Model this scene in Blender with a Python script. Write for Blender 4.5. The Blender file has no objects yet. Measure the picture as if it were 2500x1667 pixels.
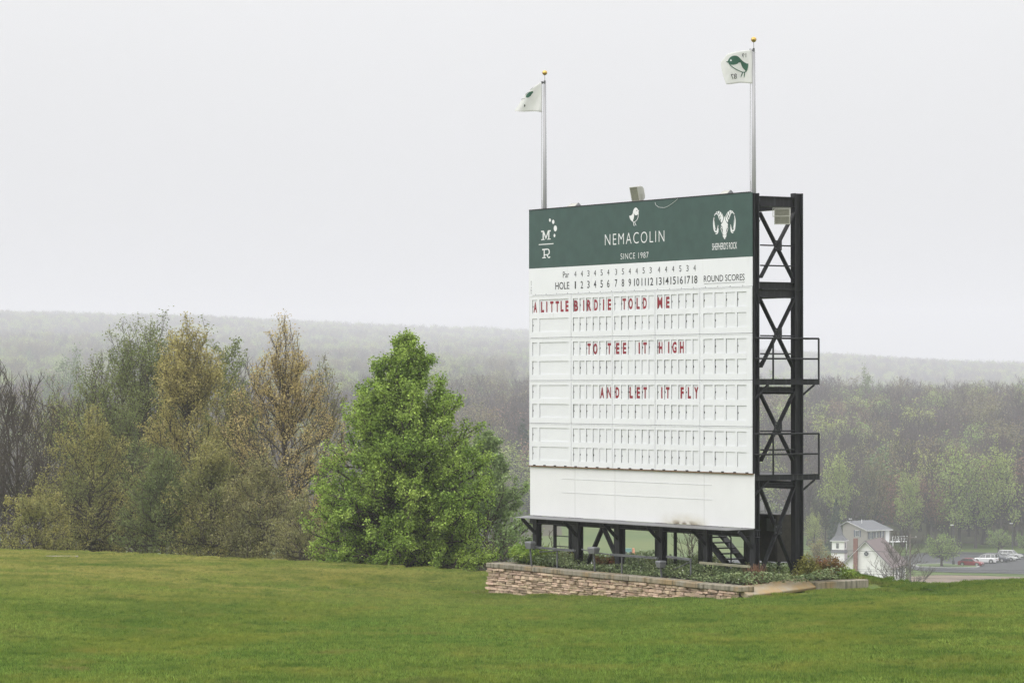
import bpy, bmesh, math, random
import numpy as np
from mathutils import Vector, Matrix
random.seed(7)
RNG = np.random.default_rng(7)
SC = bpy.context.scene
COL = SC.collection
PI = math.pi

# ------------------------------------------------------------------ camera
# The camera stands at the world origin (z = 0 is eye level); the lawn is 1.7 m below it.
F, CX, CY, HZ = 8000.0, 1250.0, 833.5, 944.0
PITCH = math.atan((HZ - CY) / F)
cam_d = bpy.data.cameras.new('camera')
cam_d.sensor_width = 36.0
cam_d.lens = F / 2500.0 * 36.0
cam_d.clip_start = 0.5
cam_d.clip_end = 20000
cam = bpy.data.objects.new('camera', cam_d)
cam.rotation_euler = (PI / 2 + PITCH, 0, 0)
COL.objects.link(cam)
SC.camera = cam

# ------------------------------------------------------------------ sky, sun, exposure
SUN_EL, SUN_AZ = math.radians(42), math.radians(232)      # soft brightness behind the cloud, behind the camera
world = bpy.data.worlds.new('World')
SC.world = world
world.use_nodes = True
nt = world.node_tree
nt.nodes.clear()
def N(tree, kind, **kw):
    n = tree.nodes.new(kind)
    for k, v in kw.items():
        setattr(n, k, v)
    return n
w_out = N(nt, 'ShaderNodeOutputWorld')
w_bg = N(nt, 'ShaderNodeBackground')
w_sky = N(nt, 'ShaderNodeTexSky', sky_type='NISHITA', sun_disc=False, sun_elevation=SUN_EL, sun_rotation=SUN_AZ)
w_tc = N(nt, 'ShaderNodeTexCoord')
w_sep = N(nt, 'ShaderNodeSeparateXYZ')
w_max = N(nt, 'ShaderNodeMath', operation='MAXIMUM'); w_max.inputs[1].default_value = 0.0
w_mad = N(nt, 'ShaderNodeMath', operation='MULTIPLY_ADD'); w_mad.inputs[1].default_value = 3.0; w_mad.inputs[2].default_value = 1.0
w_noi = N(nt, 'ShaderNodeTexNoise'); w_noi.inputs['Scale'].default_value = 5.0; w_noi.inputs['Detail'].default_value = 4.0
w_nm = N(nt, 'ShaderNodeMapRange'); w_nm.inputs['To Min'].default_value = 0.965; w_nm.inputs['To Max'].default_value = 1.035
w_mul = N(nt, 'ShaderNodeMath', operation='MULTIPLY')
w_vm = N(nt, 'ShaderNodeVectorMath', operation='SCALE'); w_vm.inputs[0].default_value = (0.632, 0.628, 0.638)
w_s2 = N(nt, 'ShaderNodeVectorMath', operation='SCALE'); w_s2.inputs['Scale'].default_value = 0.08
w_mix = N(nt, 'ShaderNodeMix', data_type='RGBA'); w_mix.inputs['Factor'].default_value = 0.975
L = nt.links.new
L(w_tc.outputs['Generated'], w_sep.inputs[0]); L(w_sep.outputs['Z'], w_max.inputs[0]); L(w_max.outputs[0], w_mad.inputs[0])
L(w_tc.outputs['Generated'], w_noi.inputs['Vector']); L(w_noi.outputs['Fac'], w_nm.inputs['Value'])
L(w_mad.outputs[0], w_mul.inputs[0]); L(w_nm.outputs[0], w_mul.inputs[1]); L(w_mul.outputs[0], w_vm.inputs['Scale'])
L(w_sky.outputs[0], w_s2.inputs[0]); L(w_s2.outputs[0], w_mix.inputs['A']); L(w_vm.outputs[0], w_mix.inputs['B'])
L(w_mix.outputs['Result'], w_bg.inputs['Color']); w_bg.inputs['Strength'].default_value = 1.0
L(w_bg.outputs[0], w_out.inputs['Surface'])
sun_d = bpy.data.lights.new('sun', 'SUN')
sun_d.energy = 1.35
sun_d.angle = math.radians(45)
sun_d.color = (1.0, 0.97, 0.93)
sun = bpy.data.objects.new('sun', sun_d)
_sd = Vector((math.sin(SUN_AZ) * math.cos(SUN_EL), math.cos(SUN_AZ) * math.cos(SUN_EL), math.sin(SUN_EL)))
sun.rotation_euler = _sd.to_track_quat('Z', 'Y').to_euler()
sun.location = (0, -20, 40)
COL.objects.link(sun)
SC.view_settings.view_transform = 'Standard'
SC.view_settings.look = 'None'
SC.view_settings.exposure = 0.0
SC.view_settings.gamma = 1.0
SC.view_settings.use_curve_mapping = False
SC.render.engine = 'CYCLES'
cy = SC.cycles
cy.max_bounces = 6; cy.diffuse_bounces = 3; cy.glossy_bounces = 2; cy.transmission_bounces = 4
cy.volume_bounces = 1; cy.transparent_max_bounces = 8
cy.use_denoising = True
cy.denoising_prefilter = 'NONE'
cy.use_adaptive_sampling = False
cy.caustics_reflective = False; cy.caustics_refractive = False
cy.sample_clamp_indirect = 6.0

# ------------------------------------------------------------------ pixels to directions (photo pixels, 2500 x 1667)
_c, _s = math.cos(PITCH), math.sin(PITCH)
def ray(px, py):
    u, v = (px - CX) / F, (CY - py) / F
    return Vector((u, _c - v * _s, _s + v * _c))
def at(px, py, Y):
    d = ray(px, py); return d * (Y / d.y)
def gz(px, py, z):
    d = ray(px, py); return d * (z / d.z)

# ------------------------------------------------------------------ mesh helpers
def arr_mesh(name, V, Q=None, T=None, mats=(), mi=None, smooth=False):
    V = np.asarray(V, np.float32).reshape(-1, 3)
    loops, tot = [], []
    if Q is not None and len(Q):
        Q = np.asarray(Q, np.int32); loops.append(Q.ravel()); tot.append(np.full(len(Q), 4, np.int32))
    if T is not None and len(T):
        T = np.asarray(T, np.int32); loops.append(T.ravel()); tot.append(np.full(len(T), 3, np.int32))
    loops = np.concatenate(loops); tot = np.concatenate(tot)
    me = bpy.data.meshes.new(name)
    me.vertices.add(len(V)); me.vertices.foreach_set('co', V.ravel())
    me.loops.add(len(loops)); me.loops.foreach_set('vertex_index', loops)
    st = np.zeros(len(tot), np.int32); st[1:] = np.cumsum(tot)[:-1]
    me.polygons.add(len(tot)); me.polygons.foreach_set('loop_start', st); me.polygons.foreach_set('loop_total', tot)
    for m in mats: me.materials.append(m)
    if mi is not None: me.polygons.foreach_set('material_index', np.asarray(mi, np.int32))
    if smooth: me.polygons.foreach_set('use_smooth', np.ones(len(tot), bool))
    me.update(calc_edges=True); me.validate()
    return me

class MB:
    def __init__(s): s.v, s.f, s.m = [], [], []
    def add(s, vs, fs, mi=0):
        b = len(s.v); s.v += [tuple(v) for v in vs]; s.f += [tuple(b + i for i in f) for f in fs]; s.m += [mi] * len(fs); return s
    def box(s, x0, x1, y0, y1, z0, z1, mi=0):
        vs = [(x, y, z) for z in (z0, z1) for y in (y0, y1) for x in (x0, x1)]
        return s.add(vs, [(0, 2, 3, 1), (4, 5, 7, 6), (0, 1, 5, 4), (2, 6, 7, 3), (0, 4, 6, 2), (1, 3, 7, 5)], mi)
    def beam(s, p0, p1, w, h, up=(0, 0, 1), mi=0):
        p0, p1 = Vector(p0), Vector(p1); d = (p1 - p0).normalized(); a = d.cross(Vector(up))
        if a.length < 1e-4: a = d.cross(Vector((1, 0, 0)))
        a.normalize(); b = a.cross(d)
        vs = [p + a * (i * w / 2) + b * (j * h / 2) for p in (p0, p1) for j in (-1, 1) for i in (-1, 1)]
        return s.add(vs, [(0, 1, 3, 2), (4, 6, 7, 5), (0, 4, 5, 1), (2, 3, 7, 6), (0, 2, 6, 4), (1, 5, 7, 3)], mi)
    def hbeam(s, p0, p1, w, h, th=.02, up=(0, 0, 1), mi=0):      # I-section: two flanges and a web
        p0, p1 = Vector(p0), Vector(p1); d = (p1 - p0).normalized(); a = d.cross(Vector(up))
        if a.length < 1e-4: a = d.cross(Vector((1, 0, 0)))
        a.normalize(); b = a.cross(d)
        for k in (-1, 1):
            o = b * (k * (h / 2 - th / 2)); s.beam(p0 + o, p1 + o, w, th, up, mi)
        s.beam(p0, p1, th, h - 2 * th, up, mi); return s
    def tube(s, pts, r, n=8, cap=True, mi=0):
        pts = [Vector(p) for p in pts]; k = len(pts); rs = r if isinstance(r, (list, tuple)) else [r] * k
        b0 = len(s.v); ref = None
        for i, p in enumerate(pts):
            d = (pts[min(i + 1, k - 1)] - pts[max(i - 1, 0)]).normalized()
            if ref is None or abs(d.dot(ref)) > .97: ref = Vector((0, 0, 1)) if abs(d.z) < .9 else Vector((1, 0, 0))
            a = d.cross(ref).normalized(); c = a.cross(d)
            for j in range(n):
                t = 2 * PI * j / n; s.v.append(tuple(p + a * (rs[i] * math.cos(t)) + c * (rs[i] * math.sin(t))))
        for i in range(k - 1):
            for j in range(n):
                q = b0 + i * n; s.f.append((q + j, q + (j + 1) % n, q + n + (j + 1) % n, q + n + j)); s.m.append(mi)
        if cap:
            s.f.append(tuple(b0 + j for j in reversed(range(n)))); s.m.append(mi)
            s.f.append(tuple(b0 + (k - 1) * n + j for j in range(n))); s.m.append(mi)
        return s
    def prism(s, poly, y0, y1, mi=0):                           # polygon in x, z pushed along y
        n = len(poly); vs = [(x, y0, z) for x, z in poly] + [(x, y1, z) for x, z in poly]
        fs = [tuple(range(n)), tuple(reversed(range(n, 2 * n)))] + [(i, n + i, n + (i + 1) % n, (i + 1) % n) for i in range(n)]
        return s.add(vs, fs, mi)
    def lathe(s, prof, c=(0, 0, 0), n=16, mi=0):                # (radius, z) profile
        b0 = len(s.v)
        for r, z in prof:
            for j in range(n):
                t = 2 * PI * j / n; s.v.append((c[0] + r * math.cos(t), c[1] + r * math.sin(t), c[2] + z))
        for i in range(len(prof) - 1):
            for j in range(n):
                q = b0 + i * n; s.f.append((q + j, q + (j + 1) % n, q + n + (j + 1) % n, q + n + j)); s.m.append(mi)
        return s
    def mesh(s, name, mats, smooth=False, bevel=0, recalc=True):
        me = bpy.data.meshes.new(name); me.from_pydata(s.v, [], s.f)
        for m in (mats if isinstance(mats, (list, tuple)) else [mats]): me.materials.append(m)
        for p, i in zip(me.polygons, s.m): p.material_index = i
        bm = bmesh.new(); bm.from_mesh(me)
        if bevel: bmesh.ops.bevel(bm, geom=bm.edges[:], offset=bevel, segments=1, affect='EDGES', clamp_overlap=True)
        if recalc: bmesh.ops.recalc_face_normals(bm, faces=bm.faces[:])
        bm.to_mesh(me); bm.free()
        if smooth:
            for p in me.polygons: p.use_smooth = True
        return me
    def build(s, name, mats, parent=None, **k):
        return obj(name, s.mesh(name, mats, **k), parent)

def obj(name, me, parent=None, loc=None, rot=None, scale=None, label=None):
    o = bpy.data.objects.new(name, me); COL.objects.link(o)
    if parent is not None: o.parent = parent
    if loc is not None: o.location = loc
    if rot is not None: o.rotation_euler = rot
    if scale is not None: o.scale = scale
    if label: o['label'] = label
    return o
def tag(o, label=None, cat=None, group=None, kind=None):
    for k, v in (('label', label), ('category', cat), ('group', group), ('kind', kind)):
        if v: o[k] = v
    return o
def thing(name, label, cat, loc=(0, 0, 0), rotz=0, group=None):
    o = bpy.data.objects.new(name, None); COL.objects.link(o); o.empty_display_size = .2
    o.location = loc; o.rotation_euler = (0, 0, rotz)
    return tag(o, label, cat, group)
def dup(root, loc, rotz=0, scale=None, label=None):
    r = root.copy(); COL.objects.link(r); r.location = loc; r.rotation_euler = (0, 0, rotz)
    if scale: r.scale = (scale,) * 3 if isinstance(scale, (int, float)) else scale
    if label: r['label'] = label
    for ch in list(root.children):
        c = ch.copy(); COL.objects.link(c); c.parent = r
        for g in ch.children:
            d = g.copy(); COL.objects.link(d); d.parent = c
    return r

# ------------------------------------------------------------------ materials
def mk(name, col, rough=.6, metal=0., var=.12, scale=4., col2=None, bump=0., bscale=None, rand=0., spec=.4, trans=0., island=0., stretch=None, hue=0., coords='Object'):
    m = bpy.data.materials.new(name); m.use_nodes = True; t = m.node_tree; l = t.links.new
    b = t.nodes['Principled BSDF']; b.inputs['Roughness'].default_value = rough; b.inputs['Metallic'].default_value = metal
    b.inputs['Specular IOR Level'].default_value = spec
    tc = N(t, 'ShaderNodeTexCoord'); geo = N(t, 'ShaderNodeNewGeometry')
    vec = geo.outputs['Position'] if coords == 'World' else tc.outputs['Object']
    if stretch:
        mp = N(t, 'ShaderNodeMapping'); mp.inputs['Scale'].default_value = stretch; l(vec, mp.inputs['Vector']); vec = mp.outputs[0]
    no = N(t, 'ShaderNodeTexNoise'); no.inputs['Scale'].default_value = scale; no.inputs['Detail'].default_value = 5; no.inputs['Roughness'].default_value = .62
    l(vec, no.inputs['Vector'])
    c2 = col2 if col2 else tuple(min(1, c * (1 + var)) for c in col)
    c1 = col if col2 else tuple(c * (1 - var) for c in col)
    rp = N(t, 'ShaderNodeMapRange'); rp.inputs['From Min'].default_value = .36; rp.inputs['From Max'].default_value = .64
    l(no.outputs['Fac'], rp.inputs['Value'])
    mx = N(t, 'ShaderNodeMix', data_type='RGBA'); mx.inputs['A'].default_value = (*c1, 1); mx.inputs['B'].default_value = (*c2, 1)
    l(rp.outputs[0], mx.inputs['Factor']); out = mx.outputs['Result']
    if rand or island or hue:
        hs = N(t, 'ShaderNodeHueSaturation'); l(out, hs.inputs['Color'])
        if rand or island:
            mr = N(t, 'ShaderNodeMapRange'); a = rand or island
            mr.inputs['To Min'].default_value = 1 - a; mr.inputs['To Max'].default_value = 1 + a
            if island: l(geo.outputs['Random Per Island'], mr.inputs['Value'])
            else:
                oi = N(t, 'ShaderNodeObjectInfo'); l(oi.outputs['Random'], mr.inputs['Value'])
            l(mr.outputs[0], hs.inputs['Value'])
        if hue:
            oi2 = N(t, 'ShaderNodeObjectInfo'); mh = N(t, 'ShaderNodeMapRange')
            mh.inputs['To Min'].default_value = .5 - hue; mh.inputs['To Max'].default_value = .5 + hue
            wn = N(t, 'ShaderNodeTexWhiteNoise', noise_dimensions='1D'); l(oi2.outputs['Random'], wn.inputs['W'])
            l(wn.outputs['Value'], mh.inputs['Value']); l(mh.outputs[0], hs.inputs['Hue'])
        out = hs.outputs[0]
    l(out, b.inputs['Base Color'])
    m['out'] = out.node.name
    if bump:
        n2 = N(t, 'ShaderNodeTexNoise'); n2.inputs['Scale'].default_value = bscale or scale * 4; n2.inputs['Detail'].default_value = 6
        l(vec, n2.inputs['Vector'])
        bp = N(t, 'ShaderNodeBump'); bp.inputs['Strength'].default_value = bump; bp.inputs['Distance'].default_value = .02
        l(n2.outputs['Fac'], bp.inputs['Height']); l(bp.outputs[0], b.inputs['Normal'])
    if trans:
        tr = N(t, 'ShaderNodeBsdfTranslucent'); ms = N(t, 'ShaderNodeMixShader'); ms.inputs[0].default_value = trans
        l(out, tr.inputs['Color']); l(b.outputs[0], ms.inputs[1]); l(tr.outputs[0], ms.inputs[2])
        l(ms.outputs[0], t.nodes['Material Output'].inputs['Surface'])
    return m

def overlay(m, col, mask_fn, fac=1.0):
    """mixes a second colour over a material's base colour where mask_fn(tree) is 1 (stains with a shape of their own)"""
    t = m.node_tree; l = t.links.new; b = t.nodes['Principled BSDF']
    src = b.inputs['Base Color'].links[0].from_socket
    mx = N(t, 'ShaderNodeMix', data_type='RGBA'); mx.inputs['B'].default_value = (*col, 1)
    k = N(t, 'ShaderNodeMath', operation='MULTIPLY'); k.inputs[1].default_value = fac
    l(mask_fn(t), k.inputs[0]); l(k.outputs[0], mx.inputs['Factor']); l(src, mx.inputs['A']); l(mx.outputs['Result'], b.inputs['Base Color'])
def noise_mask(scale, lo, hi, stretch=(1, 1, 1), coords='Object', detail=5, zband=None, xband=None, xband2=None):
    def fn(t):
        l = t.links.new
        tc = N(t, 'ShaderNodeTexCoord'); geo = N(t, 'ShaderNodeNewGeometry')
        v = geo.outputs['Position'] if coords == 'World' else tc.outputs['Object']
        mp = N(t, 'ShaderNodeMapping'); mp.inputs['Scale'].default_value = stretch; l(v, mp.inputs['Vector'])
        no = N(t, 'ShaderNodeTexNoise'); no.inputs['Scale'].default_value = scale; no.inputs['Detail'].default_value = detail
        l(mp.outputs[0], no.inputs['Vector'])
        r = N(t, 'ShaderNodeMapRange'); r.inputs['From Min'].default_value = lo; r.inputs['From Max'].default_value = hi
        l(no.outputs['Fac'], r.inputs['Value']); out = r.outputs[0]
        for band, ax in ((zband, 'Z'), (xband, 'X'), (xband2, 'X')):
            if band:
                sp = N(t, 'ShaderNodeSeparateXYZ'); l(v, sp.inputs[0])
                z = N(t, 'ShaderNodeMapRange'); z.inputs['From Min'].default_value = band[0]; z.inputs['From Max'].default_value = band[1]
                l(sp.outputs[ax], z.inputs['Value'])
                ml = N(t, 'ShaderNodeMath', operation='MULTIPLY'); l(out, ml.inputs[0]); l(z.outputs[0], ml.inputs[1]); out = ml.outputs[0]
        return out
    return fn

M = {}
M['steel'] = mk('black_painted_steel', (.012, .0125, .015), .5, 0, .35, 3, bump=.15, bscale=14, stretch=(1, 1, .35), spec=.3)
overlay(M['steel'], (.06, .063, .07), noise_mask(5, .52, .72, (3, 3, .22)), .55)
M['steel_grey'] = mk('weathered_grey_steel', (.12, .125, .13), .5, .2, .25, 6)
M['white'] = mk('white_painted_board', (.765, .78, .80), .42, 0, .02, 1.2, bump=.05, bscale=3, spec=.35)
overlay(M['white'], (.5, .49, .46), noise_mask(3, .6, .8, (2.5, 1, .25)), .35)
M['seam'] = mk('faint_seam_and_shadow', (.5, .5, .49), .6)
M['white_low'] = mk('white_painted_lower_board', (.775, .78, .785), .45, 0, .02, .8, bump=.06, bscale=2, spec=.35)
overlay(M['white_low'], (.50, .45, .30), noise_mask(1.3, .30, .60, (1, 1, 1.5), zband=(1.7, 1.36), xband=(6.3, 7.3), xband2=(9.0, 8.2)), .8)
overlay(M['white_low'], (.13, .09, .05), noise_mask(4, .36, .56, (1, 1, 1.5), zband=(1.46, 1.37), xband=(6.9, 7.4), xband2=(8.6, 8.0)), .85)
M['plate'] = mk('white_slot_plate', (.75, .765, .785), .4, 0, .015, 2, rand=.025, spec=.35)
M['dark'] = mk('dark_gap', (.035, .035, .037), .8)
M['green'] = mk('dark_green_panel', (.036, .078, .066), .38, 0, .10, 2.5, bump=.08, bscale=30, spec=.4)
M['ink_white'] = mk('white_lettering', (.78, .79, .79), .45, var=.02)
M['ink_dark'] = mk('dark_grey_lettering', (.03, .033, .036), .5, var=.05)
M['ink_red'] = mk('red_lettering', (.27, .016, .03), .42, var=.08, rand=.08)
M['ink_green'] = mk('green_flag_print', (.035, .115, .075), .6, var=.1)
M['rust'] = mk('rusty_edge', (.20, .10, .05), .8, var=.4, scale=9)
M['flood'] = mk('putty_grey_floodlight', (.42, .42, .37), .5, var=.06)
M['lens'] = mk('floodlight_glass', (.20, .20, .16), .3, var=.15, scale=20)
M['flood_dark'] = mk('grey_floodlight', (.16, .165, .17), .5, var=.1)
M['alu'] = mk('brushed_aluminium_pole', (.36, .36, .37), .45, .3, .1, 6, stretch=(1, 1, .2))
overlay(M['alu'], (.16, .16, .17), noise_mask(7, .6, .68, (.05, .05, 3)), .6)
M['gold'] = mk('gold_ball', (.62, .40, .12), .28, .85, .08)
M['rope'] = mk('rope', (.25, .25, .24), .9)
M['cloth'] = mk('white_flag_cloth', (.88, .88, .87), .8, var=.02, trans=.55)
M['timber'] = mk('weathered_timber', (.24, .23, .16), .8, var=.2, scale=8, stretch=(.3, 1, 3))
M['cabinet'] = mk('brown_black_cabinet', (.028, .024, .018), .6, var=.4, scale=5)
M['wire'] = mk('dark_wire', (.05, .05, .055), .6)

# ------------------------------------------------------------------ terrain
CTRL = np.array([
    (0, 40, -3.62), (-8, 40, -3.58), (8, 40, -3.5), (0, 25, -2.9), (-10, 25, -2.9), (10, 25, -2.8), (0, 0, -1.7), (-20, 0, -1.7), (20, 0, -1.6),
    (0, 60, -4.5), (0, 80, -5.35), (-.7, 95.5, -5.88), (3, 89.5, -5.70), (5.6, 85.2, -5.46), (9.0, 87.3, -5.31), (5, 92, -5.55),
    (11, 75, -4.78), (8, 60, -4.28), (10.6, 88, -5.28), (13.7, 88, -5.17), (9.6, 91.5, -5.16), (13, 70, -4.55), (22, 85, -4.95), (30, 60, -3.9),
    (-10, 60, -4.2), (-17, 112, -5.55), (-12, 112, -5.69), (-6, 108, -5.74), (-2, 104, -5.80), (-12, 80, -4.75), (-22, 112, -5.45), (-35, 90, -4.6),
    (-4, 90, -5.62), (2, 104, -5.95), (-30, 40, -3.2), (30, 30, -2.8)], float)
def _tps_fit(P):
    n = len(P); d = np.sqrt(((P[:, None, :2] - P[None, :, :2]) ** 2).sum(-1)) / 20
    K = np.where(d > 0, d ** 2 * np.log(d + 1e-9), 0) + np.eye(n) * .002
    A = np.zeros((n + 3, n + 3)); A[:n, :n] = K; A[:n, n] = 1; A[:n, n + 1:] = P[:, :2] / 20; A[n:, :n] = A[:n, n:].T
    return np.linalg.solve(A, np.concatenate([P[:, 2], np.zeros(3)]))
_TW = _tps_fit(CTRL)
def near_h(X, Y):
    X, Y = np.asarray(X, float), np.asarray(Y, float); out = np.zeros(np.broadcast(X, Y).shape) + _TW[-3] + _TW[-2] * X / 20 + _TW[-1] * Y / 20
    for (cx, cy_, _), w in zip(CTRL, _TW[:-3]):
        d2 = ((X - cx) ** 2 + (Y - cy_) ** 2) / 400; out += w * .5 * d2 * np.log(d2 + 1e-9)
    return out
def sstep(x, a, b):
    t = np.clip((np.asarray(x, float) - a) / (b - a), 0, 1); return t * t * (3 - 2 * t)
def wob(X, Y, s, seed):
    r = np.random.default_rng(seed); o = 0
    for k in range(6):
        a = r.uniform(0, 2 * PI); f = s * r.uniform(.6, 1.7); o = o + np.sin((X * math.cos(a) + Y * math.sin(a)) * f + r.uniform(0, 6)) / 6
    return o * 1.6
def crest_y(X):
    return np.interp(X, [-60, -17, -6, 0, 5, 9, 12, 40], [116, 114, 109, 105, 100, 93, 89, 88])
FLOOR = -33.0
def H(X, Y):
    X, Y = np.asarray(X, float), np.asarray(Y, float)
    yc = crest_y(X); Xn = np.clip(X, -40, 40); Yn = np.clip(np.minimum(Y, yc), -20, None)
    z = near_h(Xn, Yn) + .035 * wob(X, Y, .35, 3) * (Y > 30)
    z = z + np.interp(X, [-19, -12, -6, -2.7, -1, 2, 6, 8.6, 10.0, 11.0, 12.0, 14, 16], [-.17, -.15, -.18, -.24, -.26, -.1, -.02, .02, -.16, -.34, -.24, -.19, -.17]) * sstep(Y, 70, yc)
    over = np.maximum(Y - yc, 0)
    z = z - .095 * np.sqrt(over ** 2 + 16) + .095 * 4 - .0 * over
    k = 1.5
    z = np.logaddexp(z * k, FLOOR * k) / k
    u = np.clip(X / np.maximum(Y, 100), -.25, .25)
    # first wooded rise
    z1 = np.interp(u, [-.25, -.12, -.03, .03, .25], [36, 34, 18, 15, 18]); y1 = np.interp(u, [-.25, -.12, -.03, .02, .2], [2200, 2100, 1400, 1200, 1150])
    y0 = np.interp(u, [-.2, 0, .06, .1, .2], [1000, 760, 760, 730, 700])
    lb = 1 - sstep(u, .0, .07)
    z = z + z1 * sstep(Y, y0, y1) * (1 - lb) + 2.5 * wob(X, Y, .012, 5) * sstep(Y, y0, y0 + 250)
    # the long ridge behind
    ztop = np.interp(u, [-.25, -.156, -.05, .0, .08, .156, .25], [98, 89, 84, 79, 56, 38, 30])
    z = z + ztop * sstep(Y, 2500, 5000) * (1 - lb) - 8 * sstep(Y, 1250, 1500) * (1 - sstep(Y, 2000, 2700)) * (u > 0)
    z = z + 11 * wob(X, Y, .0028, 9) * sstep(Y, 2500, 4000)
    top = np.interp(u, [-.25, -.156, -.1, -.05, 0, .05, .08], [.0245, .0236, .0226, .0200, .0166, .0142, .0124])
    an = np.interp(Y, [0, 640, 760, 900, 1200, 1600, 2000, 2600, 3400, 4200, 5000, 6500], [-9, -2.2, -1.15, -.55, -.12, .17, .38, .58, .76, .9, 1.0, .8]) * top
    zl = an * Y - 15 + 33 + (.0011 * Y) * wob(X, Y, .006, 21) * sstep(Y, 800, 1600)
    z = z + lb * np.where(Y > 640, np.maximum(zl, 0), 0)
    return z
def hz(x, y): return float(H(np.array([x]), np.array([y]))[0])

def grid(name, xs, ys, mat, dz=0.0):
    X, Y = np.meshgrid(xs, ys); Z = H(X, Y) + dz
    nx, ny = len(xs), len(ys); i = np.arange(nx * ny).reshape(ny, nx)
    Q = np.stack([i[:-1, :-1], i[:-1, 1:], i[1:, 1:], i[1:, :-1]], -1).reshape(-1, 4)
    o = obj(name, arr_mesh(name, np.stack([X, Y, Z], -1), Q, mats=[mat], smooth=True)); tag(o, kind='structure'); return o

def crest_sheen_mask(t):                              # where the crest's grazing sheen and haze are painted into the turf colour
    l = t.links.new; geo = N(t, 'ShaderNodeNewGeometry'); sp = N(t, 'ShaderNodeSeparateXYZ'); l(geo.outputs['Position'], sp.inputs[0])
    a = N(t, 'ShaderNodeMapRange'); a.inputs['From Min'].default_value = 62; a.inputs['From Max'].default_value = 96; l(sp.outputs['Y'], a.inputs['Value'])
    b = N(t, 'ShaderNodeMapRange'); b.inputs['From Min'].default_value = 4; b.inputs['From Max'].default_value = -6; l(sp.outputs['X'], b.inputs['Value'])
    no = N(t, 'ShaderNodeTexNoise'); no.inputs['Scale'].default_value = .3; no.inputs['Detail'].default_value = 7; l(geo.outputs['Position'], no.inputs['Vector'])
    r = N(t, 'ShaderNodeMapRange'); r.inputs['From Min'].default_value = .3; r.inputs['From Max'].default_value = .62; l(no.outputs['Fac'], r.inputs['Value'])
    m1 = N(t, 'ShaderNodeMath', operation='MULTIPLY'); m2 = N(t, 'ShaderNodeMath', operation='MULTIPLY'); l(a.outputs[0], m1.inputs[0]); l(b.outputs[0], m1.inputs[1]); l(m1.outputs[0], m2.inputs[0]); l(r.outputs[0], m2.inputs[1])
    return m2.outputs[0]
def grass_mat(name, blade):
    m = mk(name, (.150, .243, .042), .72 if blade else .9, 0, 0, .22, col2=(.235, .305, .06), spec=.18, island=.65 if blade else 0, coords='World', stretch=(.8, .45, 1), trans=.35 if blade else 0)
    # worn, yellowish and brown patches of the turf, then darker lush drifts
    overlay(m, (.095, .175, .026), noise_mask(.22, .47, .62, (1, .45, 1), 'World', 6), .6)
    overlay(m, (.30, .31, .05), noise_mask(.30, .52, .66, (1, .4, 1), 'World', 6), .5)
    overlay(m, (.31, .28, .065), noise_mask(.75, .52, .72, (1, .5, 1), 'World', 8), .55)
    overlay(m, (.29, .21, .085), noise_mask(.55, .63, .74, (1, .6, 1), 'World', 8), .6)
    overlay(m, (.44, .39, .12), crest_sheen_mask, .85)  # pale yellow painted on for the sheen and haze at the crest
    overlay(m, (.080, .155, .024), noise_mask(.9, .53, .70, (.8, .45, 1), 'World', 8), .65)
    overlay(m, (.055, .115, .02), noise_mask(7, .50, .64, (1, .8, 1), 'World', 4), .7)
    overlay(m, (.30, .33, .06), noise_mask(6, .55, .70, (1, .7, 1), 'World', 4), .6)
    if not blade: overlay(m, (.04, .07, .012), lambda t: N(t, 'ShaderNodeValue').outputs[0], 1.0); [setattr(n.outputs[0], 'default_value', .5) for n in m.node_tree.nodes if n.type == 'VALUE']  # ground darkened in colour to stand in for shade among the blades
    if blade:
        tr = [n for n in m.node_tree.nodes if n.type == 'BSDF_TRANSLUCENT'][0]
        m.node_tree.links.new(m.node_tree.nodes['Principled BSDF'].inputs['Base Color'].links[0].from_socket, tr.inputs['Color'])
    return m
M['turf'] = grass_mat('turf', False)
M['blade'] = grass_mat('grass_blade', True)
M['field'] = mk('valley_grass', (.060, .105, .022), .9, 0, .2, .02, col2=(.105, .135, .035), spec=.1, coords='World')
M['woodfloor'] = mk('leaf_litter', (.075, .060, .042), .95, 0, .3, .03, col2=(.06, .07, .03), spec=.1, coords='World')
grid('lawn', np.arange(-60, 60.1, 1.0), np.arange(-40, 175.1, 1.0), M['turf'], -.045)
ys = np.concatenate([np.arange(172, 700, 8.), np.arange(700, 1700, 18.), np.arange(1700, 6200, 60.)])
vg = grid('valley_ground', np.concatenate([np.arange(-1700, -250, 50.), np.arange(-250, 250, 9.), np.arange(250, 1701, 50.)]), ys, M['field'], -.02)
vg.data.materials.append(M['woodfloor'])
_cen = np.zeros(len(vg.data.polygons) * 3, np.float32); vg.data.polygons.foreach_get("center", _cen); _cen = _cen.reshape(-1, 3)
_u = _cen[:, 0] / _cen[:, 1]
_wood = (_cen[:, 1] > np.interp(_u, [-.2, 0, .03, .075, .1, .16], [640, 690, 790, 790, 700, 690])).astype(np.int32)
vg.data.polygons.foreach_set('material_index', _wood)

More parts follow.
